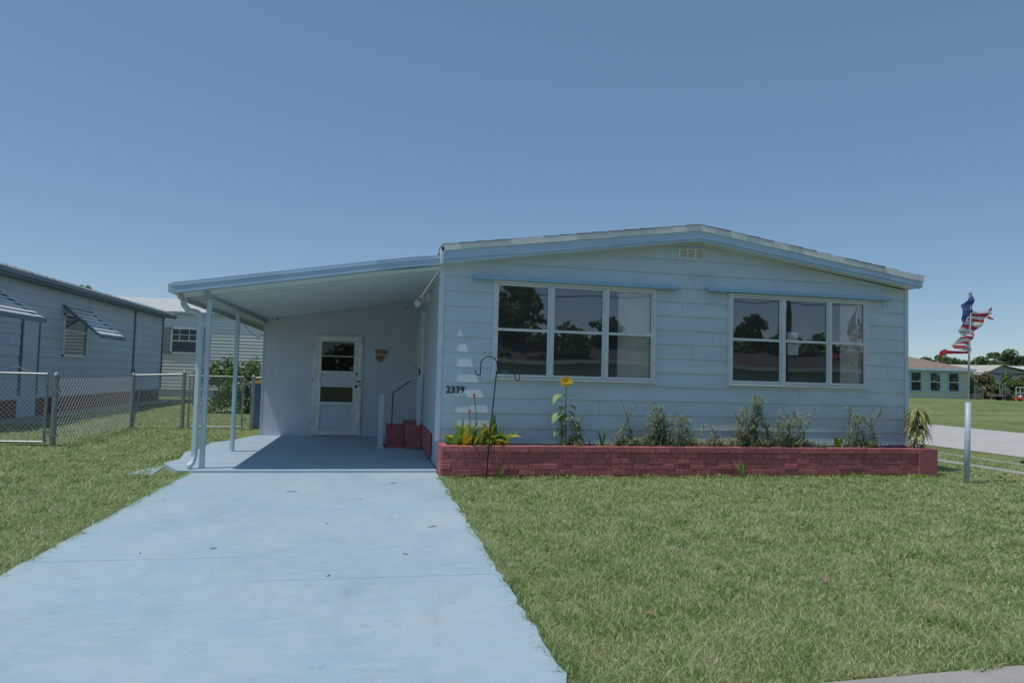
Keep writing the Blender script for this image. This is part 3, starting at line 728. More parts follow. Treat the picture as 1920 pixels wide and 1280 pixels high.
# plaque: a rounded bar above a heart shape
pq = thing('wall_plaque', 'small brown wooden heart plaque hung under a rounded bar beside the white door', 'plaque', (.14, 4.84, 1.7))
bar = [(.01 + .02 * math.cos(a) * 0, 0) for a in (0,)]
pts = []
for i in range(9): a = math.pi / 2 + math.pi * i / 8; pts.append((.045 + .035 * math.cos(a), 1.76 + .042 * math.sin(a)))
for i in range(9): a = -math.pi / 2 + math.pi * i / 8; pts.append((.24 + .035 * math.cos(a), 1.755 + .042 * math.sin(a)))
pts.insert(18, (.20, 1.81)); pts.insert(19, (.09, 1.812))
MB().prism(pts, 'y', 4.828, 4.849).build('top_bar', M['wood'], pq, bevel=.004)
hp = []
for i in range(32):
    t = 2 * math.pi * i / 32; hp.append((.135 + .0068 * 16 * math.sin(t) ** 3 * 1.02, 1.62 + .0055 * (13 * math.cos(t) - 5 * math.cos(2 * t) - 2 * math.cos(3 * t) - math.cos(4 * t))))
MB().prism(hp, 'y', 4.826, 4.849).build('heart', M['wood'], pq, bevel=.004)
MB().ball((.135, 4.822, 1.63), .032, 10, 6, (1, .3, .7)).build('emblem', M['wood_dark'], pq)
MB().box(.20, .222, 4.82, 4.826, 1.61, 1.66).build('pale_spot', M['offwhite'], pq)
for x in (.08, .19): MB().tube([(x, 4.84, 1.73), (x, 4.84, 1.69)], .003, 4).build('hanger', M['black'], pq)

# steps and rail
ST = thing('entry_steps', 'dark red painted masonry steps up to the side door under the carport', 'steps', (.6, 2.9, 0))
MB().box(.60, .866, 2.48, 4.0, 0, .41).build('upper_step', M['redpaint'], ST, bevel=.01)
MB().box(.27, .597, 2.95, 4.0, 0, .335).build('lower_step', M['redpaint'], ST, bevel=.01)
MB().box(.20, .597, 2.72, 2.947, 0, .05).build('base_ledge', M['redpaint'], ST, bevel=.005)
RL = thing('stair_rail', 'pale blue handrail with square newel post at the foot of the red steps', 'handrail', (.16, 2.63, 0))
MB().box(.115, .205, 2.59, 2.67, .05, .945).box(.125, .195, 2.56, 2.70, .0, .05).box(.09, .23, 2.55, 2.71, 0, .03).build('newel_post', M['post'], RL, bevel=.004)
MB().tube([(.17, 2.65, .93), (.42, 2.9, 1.12), (.80, 3.0, 1.27)], .028, 4).build('top_rail', M['post'], RL)
MB().tube([(.36, 3.05, .335), (.36, 3.05, .95), (.82, 3.05, 1.30)], .011, 6).build('thin_rail', M['black'], RL)
MB().box(.78, .85, 2.55, 2.62, .41, 1.3).build('rear_post', M['post'], RL, bevel=.003)

# ---------------------------------------------------------------- shepherd hook
SHK = thing('shepherd_hook', 'tall black double shepherd hook stuck in the lawn before the planter', 'garden hook', (1.515, -.66, GZ))
MB().tube([(1.508, -.70, GZ - .05), (1.55, -.70, .6), (1.612, -.70, 1.36), (1.622, -.70, 1.42)], .0085, 8).build('pole', M['black'], SHK, smooth=True)
def arc(cx, cz, r, a0, a1, n=12): return [(cx + r * math.cos(math.radians(a0 + (a1 - a0) * i / n)), -.70, cz + r * math.sin(math.radians(a0 + (a1 - a0) * i / n))) for i in range(n + 1)]
l_ = [(1.622, -.70, 1.42)] + arc(1.508, 1.465, .113, -10, 170, 12)[0:] + [(1.393, -.70, 1.38)] + arc(1.363, 1.36, .032, 0, -180, 8) + [(1.329, -.70, 1.40)]
MB().tube(l_, .0075, 8).build('hook_arm', M['black'], SHK, smooth=True)
r_ = [(1.622, -.70, 1.40)] + arc(1.742, 1.455, .118, 190, 15, 12) + [(1.868, -.70, 1.33)] + arc(1.898, 1.30, .03, 180, 370, 8) + [(1.928, -.70, 1.36)]
MB().tube(r_, .0075, 8).build('hook_arm', M['black'], SHK, smooth=True)

# ---------------------------------------------------------------- plants
def canna():
    o = thing('canna_lily', 'clump of green and yellow canna leaves with orange buds, left end of planter', 'plant', (1.5, -.3, .32))
    f = MB()
    for i in range(84):
        x = rnd.uniform(1.10, 1.88); y = rnd.uniform(-.42, -.15)
        f.mat(M['canna'] if rnd.random() < .68 else M['yellow_leaf'])
        f.leaf((x, y, .31), (rnd.uniform(-.75, .75), rnd.uniform(-.7, .2), 1), rnd.uniform(.14, .48), rnd.uniform(.06, .12), rnd.uniform(.05, .8), 6, .3, peak=.45, twist=rnd.uniform(-1.2, 1.2))
    for x, l in ((1.22, .45), (1.63, .5), (1.68, .52), (1.38, .4)):
        f.mat(M['canna']).leaf((x, -.3, .31), (rnd.uniform(-.15, .15), -.1, 1), l, .10, .1, 6, .3, twist=rnd.uniform(-.6, .6))
    for i in range(9):
        x = rnd.uniform(1.1, 1.85)
        f.mat(M['yellow_leaf']).leaf((x, -.38, .33), (rnd.uniform(-.8, .8), -.5, .8), rnd.uniform(.12, .2), .08, .5, 4, .3)
    for i in range(16):
        x = rnd.uniform(1.65, 1.82); f.mat(M['canna']).leaf((x, -.3, .31), (rnd.uniform(-.2, 1.0), rnd.uniform(-.4, .2), 1), rnd.uniform(.25, .42), .025, .2, 4, .2)
    f.build('leaves', None, o)
    s = MB(); s.tube([(1.42, -.3, .31), (1.41, -.32, .8), (1.375, -.34, 1.02)], .006, 5).tube([(1.34, -.3, .31), (1.33, -.32, .6), (1.315, -.33, .80)], .006, 5); s.build('stem', M['stem'], o)
    for cx, cz, n in ((1.375, 1.04, 9), (1.315, .82, 8)):
        b = MB()
        for i in range(n): b.leaf((cx, -.34, cz - .03), (rnd.uniform(-.5, .5), rnd.uniform(-.5, .5), 1), .07, .022, .1, 3)
        b.build('flower', M['orange_petal'], o)
canna()
def sunflower():
    o = thing('sunflower', 'tall single yellow sunflower with drooping leaves between canna and purple flowered weeds', 'flower', (2.70, -.32, .32))
    MB().tube([(2.705, -.32, .31), (2.70, -.32, .6), (2.685, -.33, .9), (2.69, -.34, 1.1), (2.68, -.36, 1.24)], [.009, .008, .007, .006, .006], 6).build('stem', M['stem'], o)
    f = MB().mat(M['sunleaf'])
    def hang(x0, z0, dx, ln, wd, dz=.4, dr=1.2): f.leaf((x0, -.33, z0), (dx, -.45, dz), ln * 1.25, wd * 1.7, dr, 6, .2, peak=.45)
    hang(2.685, 1.06, -1, .24, .09, .5, 1.3); hang(2.69, 1.04, 1, .27, .05, .6, 1.4); hang(2.69, .92, .6, .15, .1, .2, .9); hang(2.685, .90, -.5, .12, .08, .2, .8)
    hang(2.69, .80, -1, .24, .11, .3, 1.1); hang(2.69, .79, -.4, .15, .09, -.1, 1); hang(2.695, .84, .6, .13, .09, 0, .9); hang(2.70, .60, -1, .22, .07, .3, 1)
    for i in range(34):
        z = rnd.uniform(.33, .74); hang(2.70, z, rnd.choice((-1, 1)) * rnd.uniform(.4, 1), rnd.uniform(.08, .14), rnd.uniform(.03, .06), .3, .9)
    f.build('leaves', None, o)
    c = Vector((2.67, -.39, 1.262)); nrm = Vector((-.05, -1, .28)).normalized(); u = nrm.orthogonal().normalized(); v = nrm.cross(u)
    p = MB()
    for k, (n, r, w_) in enumerate(((22, .10, .024), (22, .09, .02), (20, .075, .018), (16, .055, .014), (10, .035, .012))):
        for i in range(n):
            a = 2 * math.pi * i / n + k * .2 + rnd.uniform(-.1, .1); d_ = u * math.cos(a) + v * math.sin(a) + nrm * (.12 + k * .25)
            rr = r * rnd.uniform(.75, 1.15); sd_ = nrm.cross(d_).normalized(); d_.normalize(); b = c + nrm * .004 * k
            p.poly([b + d_ * .015, b + d_ * rr * .5 + sd_ * w_ * .5, b + d_ * rr, b + d_ * rr * .5 - sd_ * w_ * .5])
    p.build('petals', M['petal'], o)
    s = MB().ball((0, 0, 0), .022, 12, 6, (1, 1, .4)); so3 = s.build('seed_disc', M['seed'], o)
    rot = nrm.to_track_quat('Z', 'Y').to_matrix().to_4x4(); so3.data.transform(Matrix.Translation(c + nrm * .018) @ rot)
    b = MB()
    for i in range(9):
        a = 2 * math.pi * i / 9; b.leaf(c - nrm * .01, u * math.cos(a) + v * math.sin(a) - nrm * .2, .11, .025, .5, 3)
    b.build('sepals', M['sunleaf'], o)
sunflower()
def ruellia(name, label, x, h, n, spread, flowers=0, dens=1., seed=0, y=-.3, flopy=.35, group='narrow leaved plants in the planter'):
    r = random.Random(seed); n = int(n * 1.5 + .5); o = thing(name, label, 'plant', (x, y, .32), group)
    f = MB().mat(M['ruellia']); s = MB(); fm = MB(); fp = []
    for i in range(n):
        bx = x + r.gauss(0, spread * .8); by = y + r.uniform(-.13, .12); hh = h * r.uniform(.35, 1.0) if i > 1 else h * r.uniform(.9, 1)
        dx = r.uniform(-flopy, flopy); dy = r.uniform(-.3, .15); pts = []
        for k in range(7):
            t = k / 6; pts.append(Vector((bx + dx * hh * t * t + .01 * r.uniform(-1, 1), by + dy * hh * t * t, .31 + hh * t)))
        s.tube(pts, [.005 - .0005 * k for k in range(7)], 4)
        m_ = int(hh * 85 * dens)
        for k in range(m_):
            t = r.random() ** .8; q = pts[min(5, int(t * 6))].lerp(pts[min(5, int(t * 6)) + 1], t * 6 % 1)
            a = r.uniform(0, 2 * math.pi)
            f.leaf(q, (math.cos(a), math.sin(a), r.uniform(-.1, 1.2)), r.uniform(.07, .15), r.uniform(.013, .025), r.uniform(0, .7), 3, .2)
        for k in range(10):
            a = r.uniform(0, 6.3); f.leaf(pts[-1], (math.cos(a) * .6, math.sin(a) * .6, 1), r.uniform(.04, .08), .012, .1, 3, .2)
    # low growth
    for k in range(int(170 * dens * n / 5)):
        a = r.uniform(0, 6.3); f.leaf((x + r.gauss(0, spread * .7), y + r.uniform(-.17, .14), .31 + r.uniform(0, .12)), (math.cos(a), math.sin(a), r.uniform(.4, 2)), r.uniform(.08, .15), .018, r.uniform(.1, .8), 3, .2)
    f.build('leaves', None, o); s.build('stem', M['brown_stem'], o)
    for k in range(flowers):
        c = Vector((x + r.uniform(-spread, spread), y - .14, .36 + r.uniform(0, .28)))
        fl_ = MB()
        for i in range(5):
            a = 6.283 * i / 5; d_ = Vector((math.cos(a), -.3, math.sin(a)))
            sd2 = Vector((-math.sin(a), 0, math.cos(a))); fl_.poly([c, c + d_ * .014 + sd2 * .012, c + d_ * .026, c + d_ * .014 - sd2 * .012])
        fl_.build('flower', M['violet'], o)
    return o
ruellia('flowering_weed', 'dark narrow leaved plant with one violet flower just right of the sunflower', 2.86, .48, 3, .07, 1, 1.1, 1)
ruellia('flowering_weed', 'straggly brownish tall stem clump at the left start of the long weed bed', 3.62, .72, 5, .12, 0, .9, 2)
ruellia('flowering_weed', 'dense low narrow leaved weeds with a violet flower, left of bed middle', 4.0, .50, 6, .14, 1, 1.2, 3)
ruellia('flowering_weed', 'tall loose weed stem with a curved tip under the gap between the windows', 4.22, .64, 5, .12, 0, 1., 4)
ruellia('flowering_weed', 'short twiggy weeds below the gap between the two picture windows', 4.6, .46, 5, .15, 1, 1.2, 5)
ruellia('flowering_weed', 'very low sparse weeds with a leaning twig left of the tallest dark plant', 5.0, .34, 4, .14, 1, 1., 6)
ruellia('flowering_weed', 'tallest dark feathery weed under the left bay of the right picture window', 5.62, .80, 7, .14, 0, 1.2, 7)
ruellia('flowering_weed', 'reddish stemmed weed clump hugging the left side of the tallest dark weed', 5.36, .55, 4, .1, 0, 1.2, 8)
ruellia('flowering_weed', 'bushy grey green weed clump with violet flower below the middle of the right window', 5.98, .58, 7, .16, 1, 1.2, 9)
ruellia('flowering_weed', 'tall thin weed stems below the right side of the middle bay', 6.32, .66, 6, .13, 0, .9, 10)
ruellia('flowering_weed', 'grey green branching weed leaning right, last before the purple groundcover', 7.5, .66, 8, .16, 0, 1., 11, flopy=.45)
def straps(name, label, x, y, z, n, h, wd, mt, spread=.5, cat='plant', seed=0, sx=.05, droop=.35):
    r = random.Random(seed + 50); o = MB().mat(mt)
    for i in range(n):
        o.leaf((x + r.uniform(-sx, sx), y + r.uniform(-.03, .03), z), (r.uniform(-spread, spread), r.uniform(-spread, spread * .5), 1), h * r.uniform(.6, 1), wd * r.uniform(.7, 1.1), droop * r.uniform(.4, 1.3), 6, .3, twist=r.uniform(-.7, .7))
    return tag(o.build(name, None), label, cat)
straps('strap_leaf_plant', 'small fresh green strap leaved plant in the planter between sunflower and weed bed', 3.22, -.3, .31, 9, .40, .028, M['lily'], .35, seed=1)
straps('broadleaf_plant', 'small bright yellow green upright leaves near the right end of the planter', 7.08, -.32, .31, 11, .30, .06, M['canna'], .5, seed=2)
straps('lily_plant', 'green lily leaves sprouting from the lawn against the brick planter front', 5.24, -.66, GZ, 7, .38, .035, M['lily'], .55, seed=3, sx=.02, droop=.3)
straps('leafy_sprout', 'small green sprout in the lawn beside the foot of the shepherd hook', 1.70, -.62, GZ, 6, .2, .05, M['canna'], .25, seed=4, sx=.02)
ug = MB()
for i in range(2600):
    x = rnd.uniform(3.35, 6.75) if i % 5 else rnd.uniform(2.5, 7.4); a = rnd.uniform(0, 6.3)
    ug.mat(M['ruellia'] if rnd.random() < .8 else M['purple_leaf'] if rnd.random() < .6 else M['sunleaf'])
    hh = .05 + .16 * max(0, noise.noise(Vector((x * 2.3, 0, 4))) + .35)
    ug.leaf((x, rnd.uniform(-.44, -.1), .31 + rnd.random() * hh), (math.cos(a), math.sin(a) - .2, rnd.uniform(0, 1.6)), rnd.uniform(.06, .13), rnd.uniform(.012, .022), rnd.uniform(.1, .8), 3, .2)
tag(ug.build('planter_undergrowth', None), 'low mixed grey green and purple undergrowth filling the brick planter', 'undergrowth', kind='stuff')
pu = MB().mat(M['purple_leaf'])
for i in range(420):
    x = rnd.choice((rnd.uniform(7.5, 8.3), rnd.uniform(7.9, 8.3), rnd.uniform(6.5, 8.0))); a = rnd.uniform(0, 6.3)
    pu.leaf((x, rnd.uniform(-.43, -.2), .315 + rnd.uniform(0, .07)), (math.cos(a), math.sin(a), rnd.uniform(.2, 1.3)), rnd.uniform(.05, .09), .02, .4, 3, .3)
tag(pu.build('purple_groundcover', None), 'low dark purple groundcover leaves at the right end of the planter', 'groundcover', kind='stuff')
def drac():
    o = thing('drooping_plant', 'wilted pale leaved plant drooping over the right corner of the planter', 'plant', (8.42, -.3, .32))
    MB().tube([(8.40, -.33, .3), (8.42, -.34, .55), (8.45, -.36, .80)], [.022, .018, .014], 8).tube([(8.42, -.3, .3), (8.49, -.3, .5), (8.53, -.32, .72)], [.016, .014, .01], 7).build('stem', M['brown_stem'], o)
    f = MB()
    for i in range(170):
        t = rnd.random(); c = Vector((8.45, -.36, .55 + .38 * t)); a = rnd.uniform(0, 6.3)
        f.mat(M['drac'] if rnd.random() < .8 else M['deadleaf'])
        f.leaf(c + Vector((0, 0, .03)), (math.cos(a), math.sin(a), rnd.uniform(.2, .9)), rnd.uniform(.2, .34), rnd.uniform(.03, .05), rnd.uniform(1.2, 2.4), 7, .3)
    for i in range(24):
        a = rnd.uniform(0, 6.3); f.mat(M['deadleaf']).leaf((8.43, -.35, rnd.uniform(.36, .5)), (math.cos(a), math.sin(a) - .4, .4), .2, .03, 1.4, 5, .3)
    f.build('leaves', None, o)
drac()
# weeds along the planter foot
wd_ = MB().mat(M['canna'])
for i in range(1500):
    x = rnd.uniform(.98, 8.6); hmax = .05 + .07 * max(0, noise.noise(Vector((x * 3, 0, 0))) + .3)
    a = rnd.uniform(0, 6.3); wd_.leaf((x, -.60 - abs(rnd.gauss(0, .04)), GZ), (math.cos(a), math.sin(a), rnd.uniform(.5, 2)), hmax * rnd.uniform(.5, 1.3), .014, .4, 3, .2)
tag(wd_.build('weeds', None), 'low leafy weeds growing along the foot of the brick planter', 'weeds', kind='stuff')

def clump_tree(name, label, cat, loc, blobs, n, ls, mt, trunk=None, group=None, seed=0, up=.3, wratio=.6):
    """leaf faces spread through several blobs; trunk limbs reach each blob"""
    r = random.Random(seed + 11); o = thing(name, label, cat, loc, group); L = Vector(loc)
    f = MB(); f.mat(mt)
    tot = sum(b[3] * b[4] for b in blobs)
    for bx, by, bz, rx, rz in blobs:
        k = int(n * rx * rz / tot)
        subs = [Vector((r.gauss(0, .45) * rx, r.gauss(0, .45) * rx, r.gauss(0, .45) * rz)) for _ in range(9)]
        for i in range(k):
            sb = subs[i % 9]; d_ = Vector((r.gauss(0, 1), r.gauss(0, 1), r.gauss(0, 1))).normalized() * r.random() ** .35
            p = L + Vector((bx, by, bz)) + sb + Vector((d_.x * rx * .42, d_.y * rx * .42, d_.z * rz * .42))
            if p.z < L.z + .02: p.z = L.z + .02 + r.random() * .1
            a = Vector((r.gauss(0, 1), r.gauss(0, 1), r.gauss(0, 1) + up)).normalized(); s_ = a.orthogonal().normalized()
            s_ = Matrix.Rotation(r.uniform(0, 6.3), 3, a) @ s_; t_ = a.cross(s_); l2 = ls * r.uniform(.6, 1.3)
            f.poly([p - s_ * l2, p - t_ * l2 * wratio, p + s_ * l2, p + t_ * l2 * wratio])
    f.build('crown', None, o)
    if trunk:
        t = MB(); th, tr_ = trunk
        t.tube([L, L + Vector((r.uniform(-.1, .1), 0, th * .5)), L + Vector((r.uniform(-.15, .15), 0, th))], [tr_, tr_ * .75, tr_ * .6], 8)
        for b in blobs[:9]: t.tube([L + Vector((0, 0, th * .85)), L + Vector((b[0] * .5, b[1] * .5, (th + b[2]) * .5)), L + Vector(b[:3])], [tr_ * .5, tr_ * .3, tr_ * .1], 6)
        t.build('trunk', M['bark'], o)
    return o

# ---------------------------------------------------------------- flag
FL = thing('flagpole', 'slim flagpole set in a thick pale blue sleeve on the lawn right of the house', 'flagpole', (8.49, -1.22, GZ))
MB().tube([(8.49, -1.22, GZ - .05), (8.526, -1.22, 1.12)], .038, 16).build('sleeve', M['pvc'], FL, smooth=True)
MB().tube([(8.527, -1.22, 1.1), (8.577, -1.22, 2.70)], .015, 8).build('pole', M['white_metal'], FL, smooth=True)
MB().ball((8.578, -1.22, 2.722), .022, 12, 8).tube([(8.577, -1.22, 2.69), (8.577, -1.22, 2.705)], .02, 10).build('finial', M['galv'], FL, smooth=True)
def flag():
    o = thing('flag', 'tattered stars and stripes flag twisting in the wind on the thin pole', 'flag', (8.57, -1.22, 2.2))
    c8 = lambda x, y: (8.574 + (x - 545) / 3.046 / 108 * 1.0 + (y - 160) * -.0000, 2.702 - (y - 160) / 3.046 / 127.5)
    def strip(mb, mt, left, right, n=8, ph=0., amp=.03):
        """band between two polylines, rippled in depth"""
        mb.mat(mt); Lp = []; 
        def samp(pl, t):
            k = min(len(pl) - 2, int(t * (len(pl) - 1))); u = t * (len(pl) - 1) - k
            return (pl[k][0] * (1 - u) + pl[k + 1][0] * u, pl[k][1] * (1 - u) + pl[k + 1][1] * u)
        m_ = 4
        def P(t, s):
            a = samp(left, t); b = samp(right, t); q = (a[0] * (1 - s) + b[0] * s, a[1] * (1 - s) + b[1] * s)
            x, z = c8(*q); return (x, -1.22 + amp * math.sin(q[0] * .055 + q[1] * .03 + ph) + .02 * math.sin(q[1] * .09), z)
        for i in range(n):
            for k in range(m_):
                mb.poly([P(i / n, k / m_), P((i + 1) / n, k / m_), P((i + 1) / n, (k + 1) / m_), P(i / n, (k + 1) / m_)])
    f = MB(); f.keep = True
    strip(f, M['blue_cloth'], [(545, 160), (520, 200), (500, 222), (490, 290), (487, 352)], [(554, 162), (556, 200), (562, 240), (568, 258), (520, 308)], 10)
    st = f; st.mat(M['white_cloth'])
    for x, y in ((536, 195), (548, 188), (510, 225), (528, 222), (547, 212), (556, 232), (505, 250), (522, 250), (540, 244), (555, 258), (500, 278), (518, 275), (537, 270), (500, 305), (516, 298), (494, 328), (506, 322)):
        x_, z_ = c8(x, y); yv = -1.22 + .03 * math.sin(x * .055 + y * .03) + .02 * math.sin(y * .09) - .006
        pts = []
        for i in range(10):
            a = math.pi / 2 + i * math.pi / 5; rr = .015 if i % 2 == 0 else .0065; pts.append((x_ + rr * math.cos(a) * .9, yv, z_ + rr * math.sin(a)))
        for i in range(10): st.poly([(x_, yv, z_), pts[i], pts[(i + 1) % 10]])
    st.build('canton', None, o)
    b = MB(); b.keep = True; Rr, Ww = M['red_cloth'], M['white_cloth']
    # streamer flying right
    tops = [(566, 256), (600, 250), (640, 246), (660, 250)]
    rows_ = [[(566, 256), (605, 250), (640, 246)], [(560, 268), (600, 266), (638, 264)], [(552, 280), (598, 284), (636, 286)], [(545, 292), (592, 300), (628, 302)], [(538, 304), (584, 316), (606, 322)], [(530, 316), (574, 334), (588, 350)]]
    for i in range(5): strip(b, (Ww, Rr, Ww, Rr, Ww)[i], rows_[i], rows_[i + 1], 6, .6 * i * 0)
    strip(b, Rr, [(636, 246), (655, 234), (672, 221), (679, 226)], [(640, 250), (660, 250), (672, 243), (677, 232)], 5)
    strip(b, Ww, [(638, 252), (660, 255), (668, 262)], [(636, 284), (650, 284), (664, 270)], 4)
    strip(b, Rr, [(640, 284), (660, 275), (690, 290)], [(642, 290), (656, 289), (689, 297)], 5)
    # column of stripes hanging down
    col = [((505, 312), (590, 318)), ((498, 332), (584, 350)), ((486, 352), (566, 366)), ((484, 378), (556, 384)), ((498, 378), (552, 398)), ((490, 408), (548, 404)), ((480, 418), (552, 420)), ((470, 440), (553, 436)), ((458, 446), (553, 452)), ((446, 452), (553, 470)), ((450, 472), (552, 478)), ((500, 484), (551, 486))]
    for i in range(len(col) - 1):
        (a, b1), (c, d1) = col[i], col[i + 1]
        strip(b, (Ww, Rr)[i % 2], [a, ((a[0] + b1[0]) / 2, (a[1] + b1[1]) / 2 - 8), b1], [c, ((c[0] + d1[0]) / 2, (c[1] + d1[1]) / 2 - 8), d1], 6, i * .15)
    # long red tail to the left
    strip(b, Rr, [(552, 474), (500, 488), (440, 484), (380, 478), (362, 488), (358, 515), (368, 540)], [(552, 496), (500, 500), (430, 503), (398, 512), (384, 520), (380, 530), (400, 558)], 16, 1.0, .05)
    b.build('stripes', None, o)
flag()

# ---------------------------------------------------------------- chain link fence
def link(mb, a, b, z0, z1, pitch=.075, r=.0016, off=.004):
    a = Vector((a[0], a[1], 0)); b = Vector((b[0], b[1], 0)); L = (b - a).length; u = (b - a) / L; nn = Vector((-u.y, u.x, 0)); Hh = z1 - z0
    for sg in (-1, 1):
        s = -Hh if sg > 0 else 0
        while s < (L if sg > 0 else L + Hh):
            if sg > 0: s0, s1 = s, s + Hh; t0, t1 = 0., 1.
            else: s0, s1 = s, s - Hh; t0, t1 = 0., 1.
            # clip to 0..L
            def at(t): return s0 + (s1 - s0) * t
            ta, tb = 0., 1.
            d_ = s1 - s0
            for lim in (0, L):
                tt = (lim - s0) / d_
                if d_ > 0:
                    if lim == 0: ta = max(ta, tt)
                    else: tb = min(tb, tt)
                else:
                    if lim == 0: tb = min(tb, tt)
                    else: ta = max(ta, tt)
            if tb > ta + .01:
                mb.tube([a + u * at(ta) + nn * off * sg + Vector((0, 0, z0 + Hh * ta)), a + u * at(tb) + nn * off * sg + Vector((0, 0, z0 + Hh * tb))], r, 3, False)
            s += pitch
FG = 'chain link fence round the side yards'
def fpost(mb, x, y, h, r=.035):
    mb.tube([(x, y, GZ - .02), (x, y, h)], r, 10).tube([(x, y, h), (x, y, h + .03), (x, y, h + .055)], [r * 1.15, r * .9, r * .2], 10)
fn = thing('chain_link_fence', 'galvanised chain link run going back from the thick left fence post', 'fence', (-5.2, 5, GZ), FG)
m_ = MB(); link(m_, (-5.22, 3.05), (-5.24, 6.9), .0, 1.06, .13, .0042)
tp = m_
for i in range(60):  # twisted barbs along the top
    y = 3.1 + i * .064; tp.tube([(-5.22, y, 1.05), (-5.22 + .008, y + .012, 1.095)], .0035, 4)
m_.build('mesh', M['wire'], fn)
p = MB(); fpost(p, -5.2, 3.03, 1.13, .045); p.box(-5.26, -5.14, 2.98, 3.08, .86, .90).box(-5.26, -5.14, 2.98, 3.08, .12, .15); p.build('post', M['galv'], fn)
p = MB(); fpost(p, -5.24, 6.92, 1.12, .04); p.build('post', M['galv'], fn)
fn2 = thing('chain_link_fence', 'chain link panel with top rail between the fence run and the far gate', 'fence', (-4.7, 6.9, GZ), FG)
m_ = MB(); link(m_, (-5.2, 6.92), (-4.17, 6.8), .0, 1.12, .085, .003); m_.build('mesh', M['wire'], fn2)
MB().tube([(-5.24, 6.92, 1.12), (-4.17, 6.8, 1.17)], .02, 8).build('top_rail', M['galv'], fn2)
p = MB(); fpost(p, -4.15, 6.78, 1.2, .04); p.build('post', M['galv'], fn2)
MB().tube([(-5.05, 6.9, 1.0), (-5.2, 6.86, -.05)], .016, 6).build('brace', M['galv'], fn2)
fn4 = thing('chain_link_fence', 'short chain link stub with blue tinted post beside the storage room corner', 'fence', (-2.8, 6.9, GZ), FG)
p = MB(); fpost(p, -2.70, 6.9, 1.14, .045); p.build('post', M['galv'], fn4)
m_ = MB(); link(m_, (-2.7, 6.9), (-2.25, 6.9), 0, 1.1, .075, .002); m_.build('mesh', M['wire'], fn4)
MB().tube([(-2.7, 6.9, 1.12), (-2.3, 6.9, 1.16)], .018, 8).build('top_rail', M['galv'], fn4)
def gate(label, x0, y0, x1, y1, zb_, zt_):
    o = thing('chain_link_gate', label, 'gate', (x0, y0, GZ), 'chain link gates')
    f = MB(); r = .02
    f.tube([(x0, y0, zb_), (x0, y0, zt_)], r, 8).tube([(x1, y1, zb_), (x1, y1, zt_)], r, 8).tube([(x0, y0, zt_), (x1, y1, zt_)], r, 8).tube([(x0, y0, zb_), (x1, y1, zb_)], r, 8)
    f.build('gate_frame', M['galv'], o)
    m_ = MB(); link(m_, (x0, y0), (x1, y1), zb_, zt_, .08, .0026); m_.build('mesh', M['wire'], o)
    for z in (zb_ + .15, zt_ - .18): MB().box(x1 - .03, x1 + .09, y1 - .03, y1 + .03, z, z + .04).build('hinge', M['galv'], o)
    return o
g1 = gate('wide near chain link gate with pale top tube at the left edge', -6.9, 3.2, -5.34, 3.05, .02, 1.15)
MB().tube([(-5.9, 3.12, 1.16), (-5.95, 3.1, 1.24), (-5.82, 3.1, 1.26), (-5.60, 3.1, 1.17)], .008, 6).build('latch', M['galv'], g1)
g2 = gate('narrow far chain link gate seen behind the carport posts', -4.02, 6.75, -2.90, 6.85, .0, 1.14)
fn3 = thing('chain_link_fence', 'distant chain link run crossing in front of the white house behind', 'fence', (-6, 17, GZ), FG)
m_ = MB(); link(m_, (-8.5, 17), (-2.5, 17), .0, 1.15, .12, .003); m_.build('mesh', M['wire'], fn3)
for x in (-8.4, -6.4, -4.4):
    p = MB(); fpost(p, x, 17, 1.18, .03); p.build('post', M['galv'], fn3)

# recycling bin
bn = thing('recycling_bin', 'blue wheeled bin with yellow lid behind the storage room corner', 'bin', (-2.55, 7.45, GZ))
MB().prism([(-2.78, -.05), (-2.34, -.05), (-2.30, .98), (-2.83, .98)], 'y', 7.2, 7.65).build('body', M['bin'], bn, bevel=.02)
MB().prism([(-2.85, .985), (-2.28, .985), (-2.30, 1.04), (-2.6, 1.07), (-2.83, 1.03)], 'y', 7.15, 7.69).build('lid', M['lid'], bn, bevel=.012)
for x in (-2.76, -2.36): MB().tube([(x - .03, 7.67, .05), (x + .03, 7.67, .05)], .11, 14).build('wheel', M['rubber'], bn)

# ---------------------------------------------------------------- left neighbour
NB = thing('neighbour_house', 'long blue grey mobile home with shaded side wall and slatted awnings on the left', 'house', (-12, 15, GZ))
NX = -8.75
nw = MB(); nw.keep = True
NWIN = (11.95, 13.62, 1.55, 2.78)
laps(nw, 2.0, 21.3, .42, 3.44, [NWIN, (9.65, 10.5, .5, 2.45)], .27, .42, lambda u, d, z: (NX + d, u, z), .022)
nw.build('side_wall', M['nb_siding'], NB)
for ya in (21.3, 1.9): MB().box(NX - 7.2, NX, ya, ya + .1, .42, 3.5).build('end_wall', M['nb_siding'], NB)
nbk = MB()
for r in range(6):
    y = 2.0 + (0 if r % 2 else .11)
    while y < 21.2:
        nbk.box(NX - .1, NX - .012 + rnd.uniform(-.004, .004), y, y + .212, GZ - .04 + r * .083, GZ + .036 + r * .083); y += .222
nbk.build('brick_skirt', M['nb_brick'], NB); MB().box(NX - .12, NX - .03, 2.0, 21.3, GZ - .1, .43).build('mortar', M['grey_wall'], NB)
MB().box(NX + .0, NX + .012, 9.6, 10.55, GZ, .42).build('skirt_hatch', M['nb_siding'], NB)
nr = MB(); nr.prism([(NX + .32, 3.50), (NX - 3.6, 4.35), (NX - 7.5, 3.5), (NX - 7.5, 3.56), (NX - 3.6, 4.41), (NX + .34, 3.56)], 'y', 1.5, 21.9)
nro = nr.build('roof', M['nb_roof'], NB)
rb = MB()
y = 1.6
